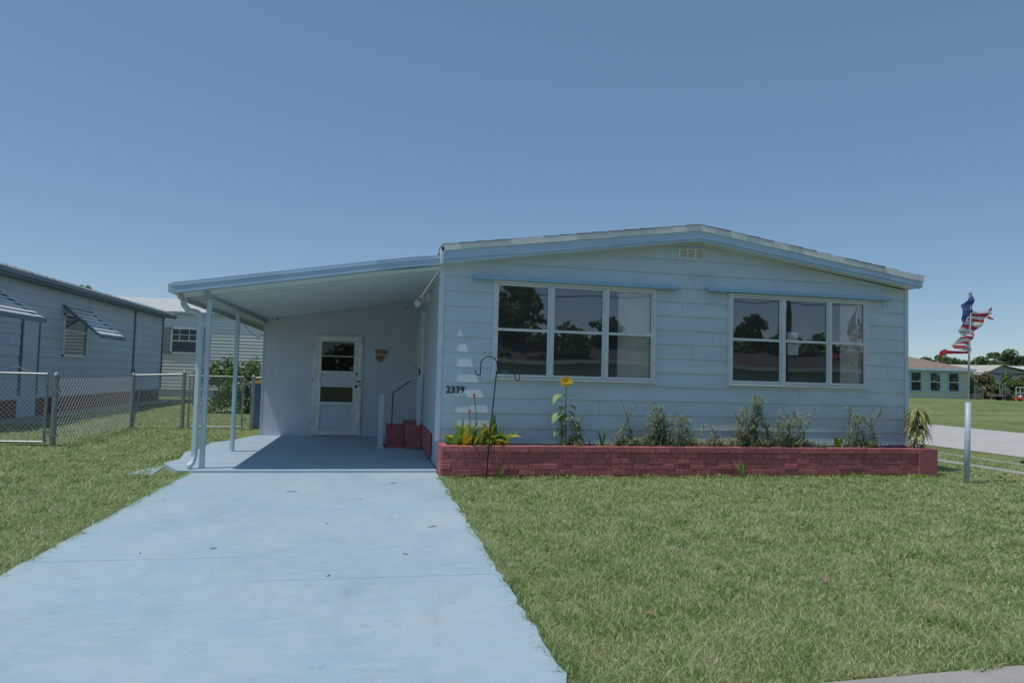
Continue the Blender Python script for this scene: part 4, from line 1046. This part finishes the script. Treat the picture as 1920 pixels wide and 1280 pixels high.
while y < 21.9:
    rb.prism([(NX + .34, 3.56), (NX - 3.6, 4.41), (NX - 3.6, 4.44), (NX + .35, 3.60)], 'y', y, y + .05); y += .4
rb.build('roof_rib', M['nb_roof'], nro)
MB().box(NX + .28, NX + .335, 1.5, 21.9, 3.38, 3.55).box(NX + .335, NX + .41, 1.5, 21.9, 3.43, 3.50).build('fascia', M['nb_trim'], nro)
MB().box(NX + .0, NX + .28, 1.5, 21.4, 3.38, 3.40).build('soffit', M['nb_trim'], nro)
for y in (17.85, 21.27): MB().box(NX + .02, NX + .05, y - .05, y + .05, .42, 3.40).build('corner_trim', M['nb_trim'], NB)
# its door panel and trims
MB().box(NX + .0, NX + .03, 9.65, 10.5, .5, 2.45).build('door', M['nb_siding'], NB)
MB().box(NX + .02, NX + .05, 9.60, 9.66, .5, 2.5).box(NX + .02, NX + .05, 10.49, 10.55, .5, 2.5).build('door_trim', M['nb_trim'], NB)
nwf = MB(); y0, y1, z0, z1 = NWIN
nwf.box(NX - .02, NX + .05, y0, y0 + .05, z0, z1).box(NX - .02, NX + .05, y1 - .05, y1, z0, z1).box(NX - .02, NX + .05, y0, y1, z0, z0 + .05).box(NX - .02, NX + .05, y0, y1, z1 - .05, z1).box(NX - .0, NX + .03, y0 + .05, y1 - .05, 2.27, 2.31)
nwo = nwf.build('window', M['offwhite'], NB); MB().poly([(NX + .005, y0, z0), (NX + .005, y1, z0), (NX + .005, y1, z1), (NX + .005, y0, z1)]).build('pane', M['dark_glass'], nwo)
MB().box(NX - .10, NX - .09, y0 + .85, y1, z0, z1).build('curtain', M['blind'], nwo)
MB().box(NX - .9, NX - .88, y0 - .3, y1 + .3, z0 - .3, z1 + .3).build('interior', M['room'], nwo)
def slat_awning(y0, y1, zt_, zb_, out):
    o = MB(); n = 7
    for i in range(n):
        t0 = i / n; t1 = (i + .82) / n
        for (ya, yb) in ((y0, y1),):
            xa, za = NX + .04 + out * t0, zt_ + (zb_ - zt_) * t0; xb, zb2 = NX + .04 + out * t1, zt_ + (zb_ - zt_) * t1 + .035
            pts = [(xa, za - .0), (xb, zb2), (xb, zb2 + .012), (xa, za + .012)]
            i0 = len(o.v); o.v += [(q[0], ya, q[1]) for q in pts] + [(q[0], yb, q[1]) for q in pts]
            for q in ((0, 1, 2, 3), (7, 6, 5, 4), (0, 4, 5, 1), (1, 5, 6, 2), (2, 6, 7, 3), (3, 7, 4, 0)): o.f.append(tuple(i0 + k for k in q)); o.mi.append(0)
    ao = o.build('slatted_awning', M['slat'], NB)
    v_ = MB(); v_.box(NX + .04 + out, NX + .07 + out, y0, y1, zb_ - .07, zb_ + .03)
    for y in (y0, y1 - .03):
        v_.prism([(NX + .02, zt_ - .10), (NX + .04 + out, zb_ - .06), (NX + .04 + out, zb_ + .0), (NX + .02, zt_ - .02)], 'y', y, y + .03)
    v_.build('awning_frame', M['nb_trim'], ao)
slat_awning(11.85, 13.75, 3.03, 2.17, 1.0)
slat_awning(5.4, 8.44, 3.05, 2.36, 1.0)
# strip of paving at its foot
tag(MB().box(NX, NX + .7, 3, 21.5, -.1, -.045).build('side_paving', M['concrete']), kind='structure')

# ---------------------------------------------------------------- house behind
BH = thing('neighbour_house', 'white lap sided house with green shuttered window and pale metal roof behind the fence', 'house', (-8, 25, GZ))
bw = MB(); bw.keep = True; BW = (-9.4, -8.22, 1.98, 3.18)
laps(bw, -16, 1.0, .3, 3.9, [BW], .16, .3, lambda u, d, z: (u, 25 - d, z), .035)
bw.build('front_wall', M['back_siding'], BH)
MB().box(-16, 1, 25.02, 25.1, GZ, .3).build('skirt', M['grey_wall'], BH)
for xa in (-16, .9): MB().box(xa, xa + .1, 25.1, 32, GZ, 3.9).build('side_wall', M['back_siding'], BH)
b_ = MB(); b_.prism([(24.93, 3.86), (28.5, 4.78), (32.3, 3.86), (32.3, 3.95), (28.5, 4.88), (24.93, 3.95)], 'x', -16.4, 1.4); bro = b_.build('roof', M['nb_roof'], BH)
MB().box(-16.4, 1.4, 24.89, 24.93, 3.82, 3.95).build('fascia', M['grey_wall'], bro)
wf = MB(); x0, x1, z0, z1 = BW
wf.box(x0, x0 + .06, 24.93, 25.02, z0, z1).box(x1 - .06, x1, 24.93, 25.02, z0, z1).box(x0, x1, 24.93, 25.02, z0, z0 + .06).box(x0, x1, 24.93, 25.02, z1 - .06, z1).box(x0 + .06, x1 - .06, 24.94, 25.02, 2.55, 2.60)
for x in (x0 + .36, x0 + .78): wf.box(x, x + .025, 24.95, 25.0, 2.6, z1 - .06)
wf.box(x0 + .06, x1 - .06, 24.95, 25.0, 2.85, 2.875)
wfo = wf.build('window', M['offwhite'], BH); MB().poly([(x0, 24.99, z0), (x1, 24.99, z0), (x1, 24.99, z1), (x0, 24.99, z1)]).build('pane', M['dark_glass'], wfo)
MB().box(x0, x1, 25.08, 25.1, z0, z1).build('curtain', mat('grey_curtain', (.3, .32, .3), .8), wfo)
for a in (x0 - .46, x1 + .04): MB().box(a, a + .42, 24.94, 24.985, z0 - .02, z1 + .02).build('shutter', M['shutter'], BH)
clump_tree('garden_bush', 'rounded leafy green bush behind the far gate against the white house', 'bush', (-4.25, 13.2, GZ), [(-.5, 0, 1.1, .6, .7), (.1, 0, 1.25, .65, .8), (.7, 0, .9, .5, .6), (-.2, -.1, .6, .7, .6), (.55, -.1, .5, .6, .5)], 5200, .055, M['bush'], (.5, .05))
clump_tree('roof_top_tree', 'treetop just showing over the ridge of the left neighbour house', 'tree', (-22, 60, GZ), [(-.4, 0, 7.1, .9, .8), (1.0, 0, 6.7, .9, .7), (-5, 0, 7.6, 1.4, .8)], 1500, .14, M['bush'], (5.5, .2))

# ---------------------------------------------------------------- far right: houses, hedge, mowers, tree line
ang = math.atan2(-.94, 4.6)
u_ = Vector((math.cos(ang), math.sin(ang), 0)); n_ = Vector((-u_.y, u_.x, 0))
O = Vector((44.38, 34.51, .50))
def FM(mb_pts): return Matrix(((u_.x, n_.x, 0, O.x), (u_.y, n_.y, 0, O.y), (0, 0, 1, O.z), (0, 0, 0, 1)))
T = FM(0)
FH = thing('far_house', 'pale green house with brown roof and light blue window trim across the side road', 'house', tuple(O))
FH_off = T
def fb(name, m, parent, boxes, bevel=0):
    b = MB()
    for q in boxes: b.box(*q, M4=T)
    return b.build(name, m, parent, bevel=bevel)
Ht = 2.26
fb('wall', M['far_wall'], FH, [(-14, 0, 0, 7.5, -.6, Ht)])
r = MB()
def tp_(x, y, z): return T @ Vector((x, y, z))
hip = [(-14.4, -.35, Ht), (.35, -.35, Ht), (.35, 7.9, Ht), (-14.4, 7.9, Ht)]; rd = [(-9.5, 3.7, Ht + 1.55), (-4.2, 3.7, Ht + 1.35)]
e = [tp_(*q) for q in hip]; q_ = [tp_(*q) for q in rd]
r.poly([e[0], e[1], q_[1], q_[0]]).poly([e[1], e[2], q_[1]]).poly([e[2], e[3], q_[0], q_[1]]).poly([e[3], e[0], q_[0]])
r.build('roof', M['tile'], FH)
fb('fascia', M['fascia'], FH, [(-14.4, .38, -.40, -.36, Ht - .14, Ht + .03), (.35, .39, -.36, 7.9, Ht - .14, Ht + .03)])
fb('soffit', M['offwhite'], FH, [(-14.4, .34, -.36, 0, Ht - .02, Ht - .005)])
k_ = 1 / 24.6
for cx in (1717.5, 1753.5, 1788):
    x = (cx - 1815.6) * k_; hw = 9.0 * k_; z0 = .50; z1 = 2.02
    fo = fb('window', M['awning'], FH, [(x - hw - .08, x - hw, -.05, .02, z0, z1), (x + hw, x + hw + .08, -.05, .02, z0, z1), (x - hw, x + hw, -.05, .02, z0, z0 + .08), (x - hw, x + hw, -.05, .02, z1 - .08, z1)])
    fb('sash_bar', M['offwhite'], fo, [(x - hw, x + hw, -.04, .0, 1.24, 1.30)])
    b = MB(); b.poly([tp_(x - hw, -.012, z0 + .08), tp_(x + hw, -.012, z0 + .08), tp_(x + hw, -.012, z1 - .08), tp_(x - hw, -.012, z1 - .08)]); b.build('pane', M['dark_glass'], fo)
    fb('curtain', mat('dim_curtain', (.12, .14, .15), .8, .3, 3), fo, [(x - hw, x + hw, -.006, -.003, z0 + .08, z1 - .08)])
# lattice / steps at its right corner
fb('rail', M['galv'], thing('porch_steps', 'small white railed steps at the right corner of the pale green house', 'steps', tuple(tp_(.5, -.3, 0))),
   [(.15, .2, -.5, -.45, 0, .95), (.75, .8, -.5, -.45, 0, .8), (.2, .75, -.49, -.46, .76, .8), (.2, .75, -.49, -.46, .4, .44), (.3, .7, -.45, .3, .1, .18), (.3, .7, -.15, .3, .3, .38)] + [(.25 + .1 * i, .27 + .1 * i, -.49, -.46, .1, .76) for i in range(5)])
# white roofed houses
def far_block(label, depth_o, x0, x1, d0, d1, zw, zr, rm, wm):
    o = thing('distant_house', label, 'house', tuple(T @ Vector(((x0 + x1) / 2, d0, 0))), 'pale roofed houses beyond the hedge')
    fb('wall', wm, o, [(x0 + .3, x1 - .3, d0 + .3, d1 - .3, -.5, zw)])
    r = MB(); e = [tp_(x0, d0, zw), tp_(x1, d0, zw), tp_(x1, d1, zw), tp_(x0, d1, zw)]; a = tp_(x0, (d0 + d1) / 2, zr); b = tp_(x1, (d0 + d1) / 2, zr)
    r.poly([e[0], e[1], b, a]).poly([e[2], e[3], a, b]).poly([e[0], a, e[3]]).poly([e[1], e[2], b]); r.build('roof', rm, o)
    return o
far_block('long low house with plain white roof beyond the hedge', 0, -3, 16, 11, 18, 2.55, 3.12, M['white_roof'], M['grey_wall'])
o = thing('distant_house', 'house with cream gable roof and grey gable wall at the right edge beyond the hedge', 'house', tuple(T @ Vector((6, 5, 0))), 'pale roofed houses beyond the hedge')
fb('wall', M['grey_wall'], o, [(3.0, 9.5, 5, 9, -.5, 2.2)])
r = MB(); r.poly([tp_(2.2, 4.6, 2.0), tp_(4.2, 4.6, 2.0), tp_(5.6, 9.4, 2.75), tp_(2.7, 9.4, 2.85)]).poly([tp_(4.2, 4.6, 2.0), tp_(5.9, 4.6, 2.85), tp_(5.6, 9.4, 2.9), tp_(2.6, 9.4, 2.88)]).poly([tp_(5.9, 4.6, 2.85), tp_(9.9, 4.6, 2.1), tp_(9.6, 9.4, 2.2), tp_(5.6, 9.4, 2.9)])
r.build('roof', M['cream'], o)
r = MB(); r.poly([tp_(4.2, 5.0, 2.0), tp_(9.5, 5.0, 2.0), tp_(5.9, 5.0, 2.8)]); r.build('gable', M['grey_wall'], o)
hz = [(.9, -1.0, 'silver', 2.3, 'silvery leaved shrub behind the mowers next to the green house'), (2.2, -.6, 'hedge', 2.3, 'reddish green croton shrub in the middle of the far hedge'), (3.6, -.9, 'bush', 2.2, 'dark green shrub in the far hedge left of the frame edge'), (5.0, -.9, 'hedge', 2.2, 'reddish shrub at the right edge of the frame in the far hedge'), (6.5, -.9, 'bush', 1.8, 'dark shrub at the far right end of the distant hedge')]
for i, (x, y, mk, h_, lb) in enumerate(hz):
    q = T @ Vector((x, y + 2.2, 0))
    clump_tree('hedge_shrub', lb, 'shrub', tuple(q), [(-.5, 0, h_ * .35, .7, .6), (.5, 0, h_ * .4, .7, .6), (0, 0, h_ * .7, .7, .55), (0, -.4, h_ * .3, .8, .5)], 3600, .09, M[mk], (.5, .06), 'shrubs of the far hedge', 20 + i)
q = T @ Vector((-1.2, 9.0, 0)); clump_tree('dry_tree', 'pale silvery tree top rising behind the brown roof right end', 'tree', tuple(q), [(-1.2, 0, 2.9, 1.0, .7), (.2, 0, 3.0, 1.1, .8), (1.0, 0, 2.8, .8, .6)], 2600, .09, M['silver'], (2.2, .1), None, 31)
# tree line
tl = [(77, 77.5, 5.2, 'small tree crown at the left end of the distant tree line above the brown roof'), (81, 76.2, 6.0, 'broad tree crown of the tree line just left of the flagpole'), (84.5, 75.5, 5.6, 'lower tree crown of the tree line directly behind the flag'), (88, 75, 5.7, 'flat tree crown of the tree line right of the flagpole'), (91.5, 73.9, 6.9, 'highest domed tree crown of the tree line near the right edge'), (95.5, 73, 6.3, 'tree crown of the tree line at the right edge of the frame'), (100, 72, 5.8, 'tree crown of the tree line past the right edge')]
for i, (x, y, h_, lb) in enumerate(tl):
    z = height(x, y); hh = h_ - z
    clump_tree('distant_tree', lb, 'tree', (x, y, z), [(-1.6, 0, hh * .6, 2.4, 1.5), (1.6, 0, hh * .58, 2.4, 1.5), (0, 0, hh * .72, 2.4, 1.3), (0, -.5, hh * .4, 3.4, 2.0), (-3.2, .5, hh * .45, 2.2, 1.8), (3.2, .5, hh * .45, 2.2, 1.8)], 9000, .26, M['tree'], (hh * .5, .22), 'trees of the distant tree line', 40 + i)
# trailer and mowers
def tool(b, name, m, parent): return b.build(name, m, parent)
tr = thing('utility_trailer', 'small grey open utility trailer parked by the far green house corner', 'trailer', tuple(tp_(-.4, -2.6, 0)))
def T2(x, y, z): return T @ Vector((x - 2.2, y - 2.6, z))
b = MB(); b.box(2.4, 3.6, -.45, .45, .32, .40, M4=T @ Matrix.Translation((-2.2, -2.6, 0))); b.build('bed', M['galv'], tr)
b = MB()
for x in (2.42, 2.62, 2.82, 3.0): b.tube([T2(x, -.45, .4), T2(x, -.45, 1.25 - (x - 2.42) * .6)], .025, 5)
b.tube([T2(2.40, -.45, 1.28), T2(3.1, -.45, .86), T2(3.15, -.45, .4)], .03, 5).tube([T2(2.42, -.45, .8), T2(3.0, -.45, .8)], .02, 5)
b.build('side_frame', M['galv'], tr)
MB().tube([T2(2.42, .45, 1.28), T2(3.1, .45, .86), T2(3.15, .45, .4)], .03, 5).build('side_frame', M['galv'], tr)
for s in (-.5, .5): MB().tube([T2(3.0, s - .06, .25), T2(3.0, s + .06, .25)], .24, 14).build('wheel', M['rubber'], tr)
def mower(px, label, s=1., flip=1):
    o = thing('lawn_mower', label, 'lawn mower', tuple(T2(px, -.9, .05)), 'lawn mowers parked on the far lawn')
    P = lambda x, y, z: T2(px + x * s * flip, -.9 + y * s, .02 + z * s)
    b = MB(); pts = [(-.32, -.25), (.30, -.25), (.38, -.1), (.38, .1), (.30, .25), (-.32, .25)]
    i0 = len(b.v); b.v += [tuple(P(x, y, .10)) for x, y in pts] + [tuple(P(x * .85, y * .85, .26)) for x, y in pts]
    for k in range(6): b.f.append((i0 + k, i0 + (k + 1) % 6, i0 + 6 + (k + 1) % 6, i0 + 6 + k)); b.mi.append(0)
    b.f.append(tuple(range(i0 + 6, i0 + 12))); b.mi.append(0); b.f.append(tuple(range(i0 + 5, i0 - 1, -1))); b.mi.append(0)
    b.build('deck', M['orange'], o)
    MB().tube([P(0, 0, .26), P(0, 0, .36), P(0, 0, .42)], [.14 * s, .15 * s, .10 * s], 10).build('engine', M['plumbing'], o)
    b = MB()
    for y in (-.2, .2): b.tube([P(-.3, y, .2), P(-.95, y, .85), P(-1.05, y, .95)], .014 * s, 5)
    b.tube([P(-1.05, -.2, .95), P(-1.05, .2, .95)], .016 * s, 5); b.build('handle', M['galv'], o)
    for x in (-.27, .28):
        for y in (-.29, .29): MB().tube([P(x, y - .03, .1), P(x, y + .03, .1)], .10 * s, 12).build('wheel', M['rubber'], o)
mower(3.55, 'left orange lawn mower tucked under the grey trailer frame', 1., 1)
mower(4.15, 'middle orange lawn mower with white engine beside the trailer', 1.05, -1)
mower(4.95, 'rightmost orange lawn mower with long handle to the right', 1.1, -1)
wr_ = thing('wire_rack', 'white tubular rack standing behind the middle lawn mower', 'rack', tuple(T2(4.2, -.3, 0)))
b = MB(); b.tube([T2(3.7, -.3, .2), T2(3.7, -.3, 1.0), T2(4.65, -.3, 1.0), T2(4.65, -.3, .2)], .03, 6); b.build('hoop', M['white_metal'], wr_)
b = MB().tube([T2(4.0, -.3, .2), T2(4.0, -.3, .98)], .02, 5).tube([T2(4.3, -.3, .2), T2(4.3, -.3, .98)], .02, 5).tube([T2(3.7, -.3, .6), T2(4.65, -.3, .6)], .02, 5); b.build('bars', M['white_metal'], wr_)

# shrub at the right edge of the lawn
clump_tree('edge_shrub', 'shrub with light green leaves poking in at the right edge of the lawn', 'shrub', (9.98, -1.3, GZ), [(0, 0, .28, .34, .28), (-.2, -.1, .14, .3, .12), (.2, 0, .42, .3, .25), (-.1, .1, .45, .18, .12)], 700, .035, M['bush'], (.2, .02), None, 60)
# fallen leaves and twigs
spots = [(3.15, -5.35), (4.2, -5.2), (4.9, -3.8), (2.4, -4.6), (6.9, -2.3), (1.6, -5.9)]
for i, (x, y) in enumerate(spots):
    b = MB().mat(M['deadleaf'])
    b.leaf((x, y, GZ + .03), (rnd.uniform(-1, 1), rnd.uniform(-1, 1), .25), .08 if i else .15, .04 if i else .05, .35, 5, .35)
    tag(b.build('fallen_leaf', None), ('large curled pale brown leaf near the front kerb', 'dry brown leaf in the middle of the lawn close to the kerb', 'dry brown leaf in the right half of the lawn', 'dry brown leaf near the right driveway edge mid lawn', 'dry brown leaf below the right picture window', 'dry brown leaf at the bottom left corner of the right lawn')[i], 'leaf', 'dry leaves on the lawn')
tw = [(-1.15, -4.2, .05, .3, 'short twig on the left half of the driveway beside the faint joint'), (-.9, -1.7, .12, 0, 'longest twig lying across the upper left driveway'), (-.35, -3.4, .04, 2, 'tiny dark twig at the driveway centre'), (.25, -1.15, .1, .4, 'twig on the upper right driveway near the slab edge'), (.3, -4.5, .05, 2.5, 'small twig on the right half of the driveway above the lower joint'), (-.25, -5.0, .03, 1, 'tiny speck of twig on the lower joint'), (-.1, -2.2, .03, .6, 'tiny twig on the upper middle driveway'), (-1.6, -4.3, .04, 1.9, 'small twig close to the left driveway edge'), (.52, -3.6, .1, .5, 'long twig close to the right driveway edge')]
for i, (x, y, L_, a, lb) in enumerate(tw):
    b = MB(); b.tube([(x, y, -.025), (x + math.cos(a) * L_ * .5, y + math.sin(a) * L_ * .5 + .004, -.022), (x + math.cos(a) * L_, y + math.sin(a) * L_, -.025)], [.002, .0035, .0015], 5)
    tag(b.build('twig', M['brown_stem']), lb, 'twig', 'twigs on the driveway')

# ---------------------------------------------------------------- across the street (mirrored in the windows)
AH = thing('opposite_house', 'low house with white eave across the street mirrored in the picture windows', 'house', (16, -34, -.1))
MB().box(2, 34, -42, -34, -.1, 2.3).build('wall', M['grey_wall'], AH)
MB().prism([(-33.4, 2.3), (-38, 3.5), (-42.5, 2.3)], 'x', 1.5, 34.5).build('roof', mat('dark_roof', (.12, .11, .10), .9), AH)
MB().box(1.5, 34.5, -33.4, -33.3, 2.25, 2.5).build('fascia', M['white_metal'], AH)
def pine(label, x, y, h_, r_, n, seed, mk='tree'):
    rr = random.Random(seed); bl_ = [(rr.uniform(-r_, r_) * (1.25 - k / 9), rr.uniform(-r_, r_), h_ * (.3 + .66 * k / 8), r_ * .55, r_ * .4) for k in range(9)]
    clump_tree('street_tree', label, 'tree', (x, y, -.1), bl_, n, .22, M[mk], (h_ * .55, .22), 'trees mirrored in the windows', seed)
pine('big spreading oak mirrored in the left pane of the left picture window', 10.5, -39, 7.6, 3.2, 7000, 71)
pine('lower round tree mirrored beside the big oak', 5.5, -44, 6.6, 2.8, 5000, 72)
pine('small round tree mirrored low in the middle pane of the left window', 16.0, -46, 4.9, 2.0, 4000, 73)
pine('dark bushy tree mirrored at the right of the left picture window', 19.5, -44, 6.0, 2.2, 4500, 74)
pine('wide dark tree mirrored between the two picture windows', 26, -42, 6.4, 3.0, 5500, 75)
pine('round headed pine mirrored in the left bay of the right window', 31.5, -44, 6.2, 2.3, 5000, 76)
pine('low wide tree filling the gap right of the big mirrored oak', 13.5, -47, 4.9, 3.4, 6000, 78)
pine('low wide tree mirrored beneath the wires in the left window', 22.5, -48, 4.6, 3.2, 6000, 79)
pine('low wide tree mirrored behind the utility pole', 36, -49, 5.0, 3.4, 6000, 80)
pine('bushy low tree mirrored in the middle bay of the right window', 42, -50, 5.4, 3.0, 5000, 77)
UP = thing('utility_pole', 'wooden utility pole with wires mirrored in the middle bay of the right window', 'utility pole', (19.3, -20, -.1))
MB().tube([(19.3, -20, -.1), (19.8, -20, 8.5)], [.15, .1], 10).build('pole', M['bark'], UP)
MB().box(19.1, 20.6, -20.06, -19.94, 7.5, 7.62).build('crossarm', M['bark'], UP)
b = MB()
for z in (4.7, 5.3, 7.6):
    b.tube([(-60 + i * 8, -20, z + .9 * ((i - 5) / 5) ** 2 * .6) for i in range(0, 21)], .02, 4)
b.build('wires', M['black'], UP)
wd = MB().mat(M['tree']); rw = random.Random(99)  # unseen tree belt added to block horizon glare in the glass
for i in range(26000):
    x = rw.uniform(-110, 170); y = -66 + rw.uniform(-4, 4); top = 5.0 + 2.2 * noise.noise(Vector((x * .09, 0, 0))) + 1.2 * noise.noise(Vector((x * .4, 3, 0)))
    p = Vector((x, y, rw.random() ** .8 * top)); a_ = Vector((rw.gauss(0, 1), rw.gauss(0, 1), rw.gauss(0, 1))).normalized(); s_ = a_.orthogonal().normalized(); t_ = a_.cross(s_); l2 = rw.uniform(.3, .7)
    wd.poly([p - s_ * l2, p - t_ * l2 * .6, p + s_ * l2, p + t_ * l2 * .6])
tag(wd.build('added_tree_belt', None), 'added far belt of dark trees blocking the bright horizon in the window glass', 'wood', kind='stuff')
print('done')
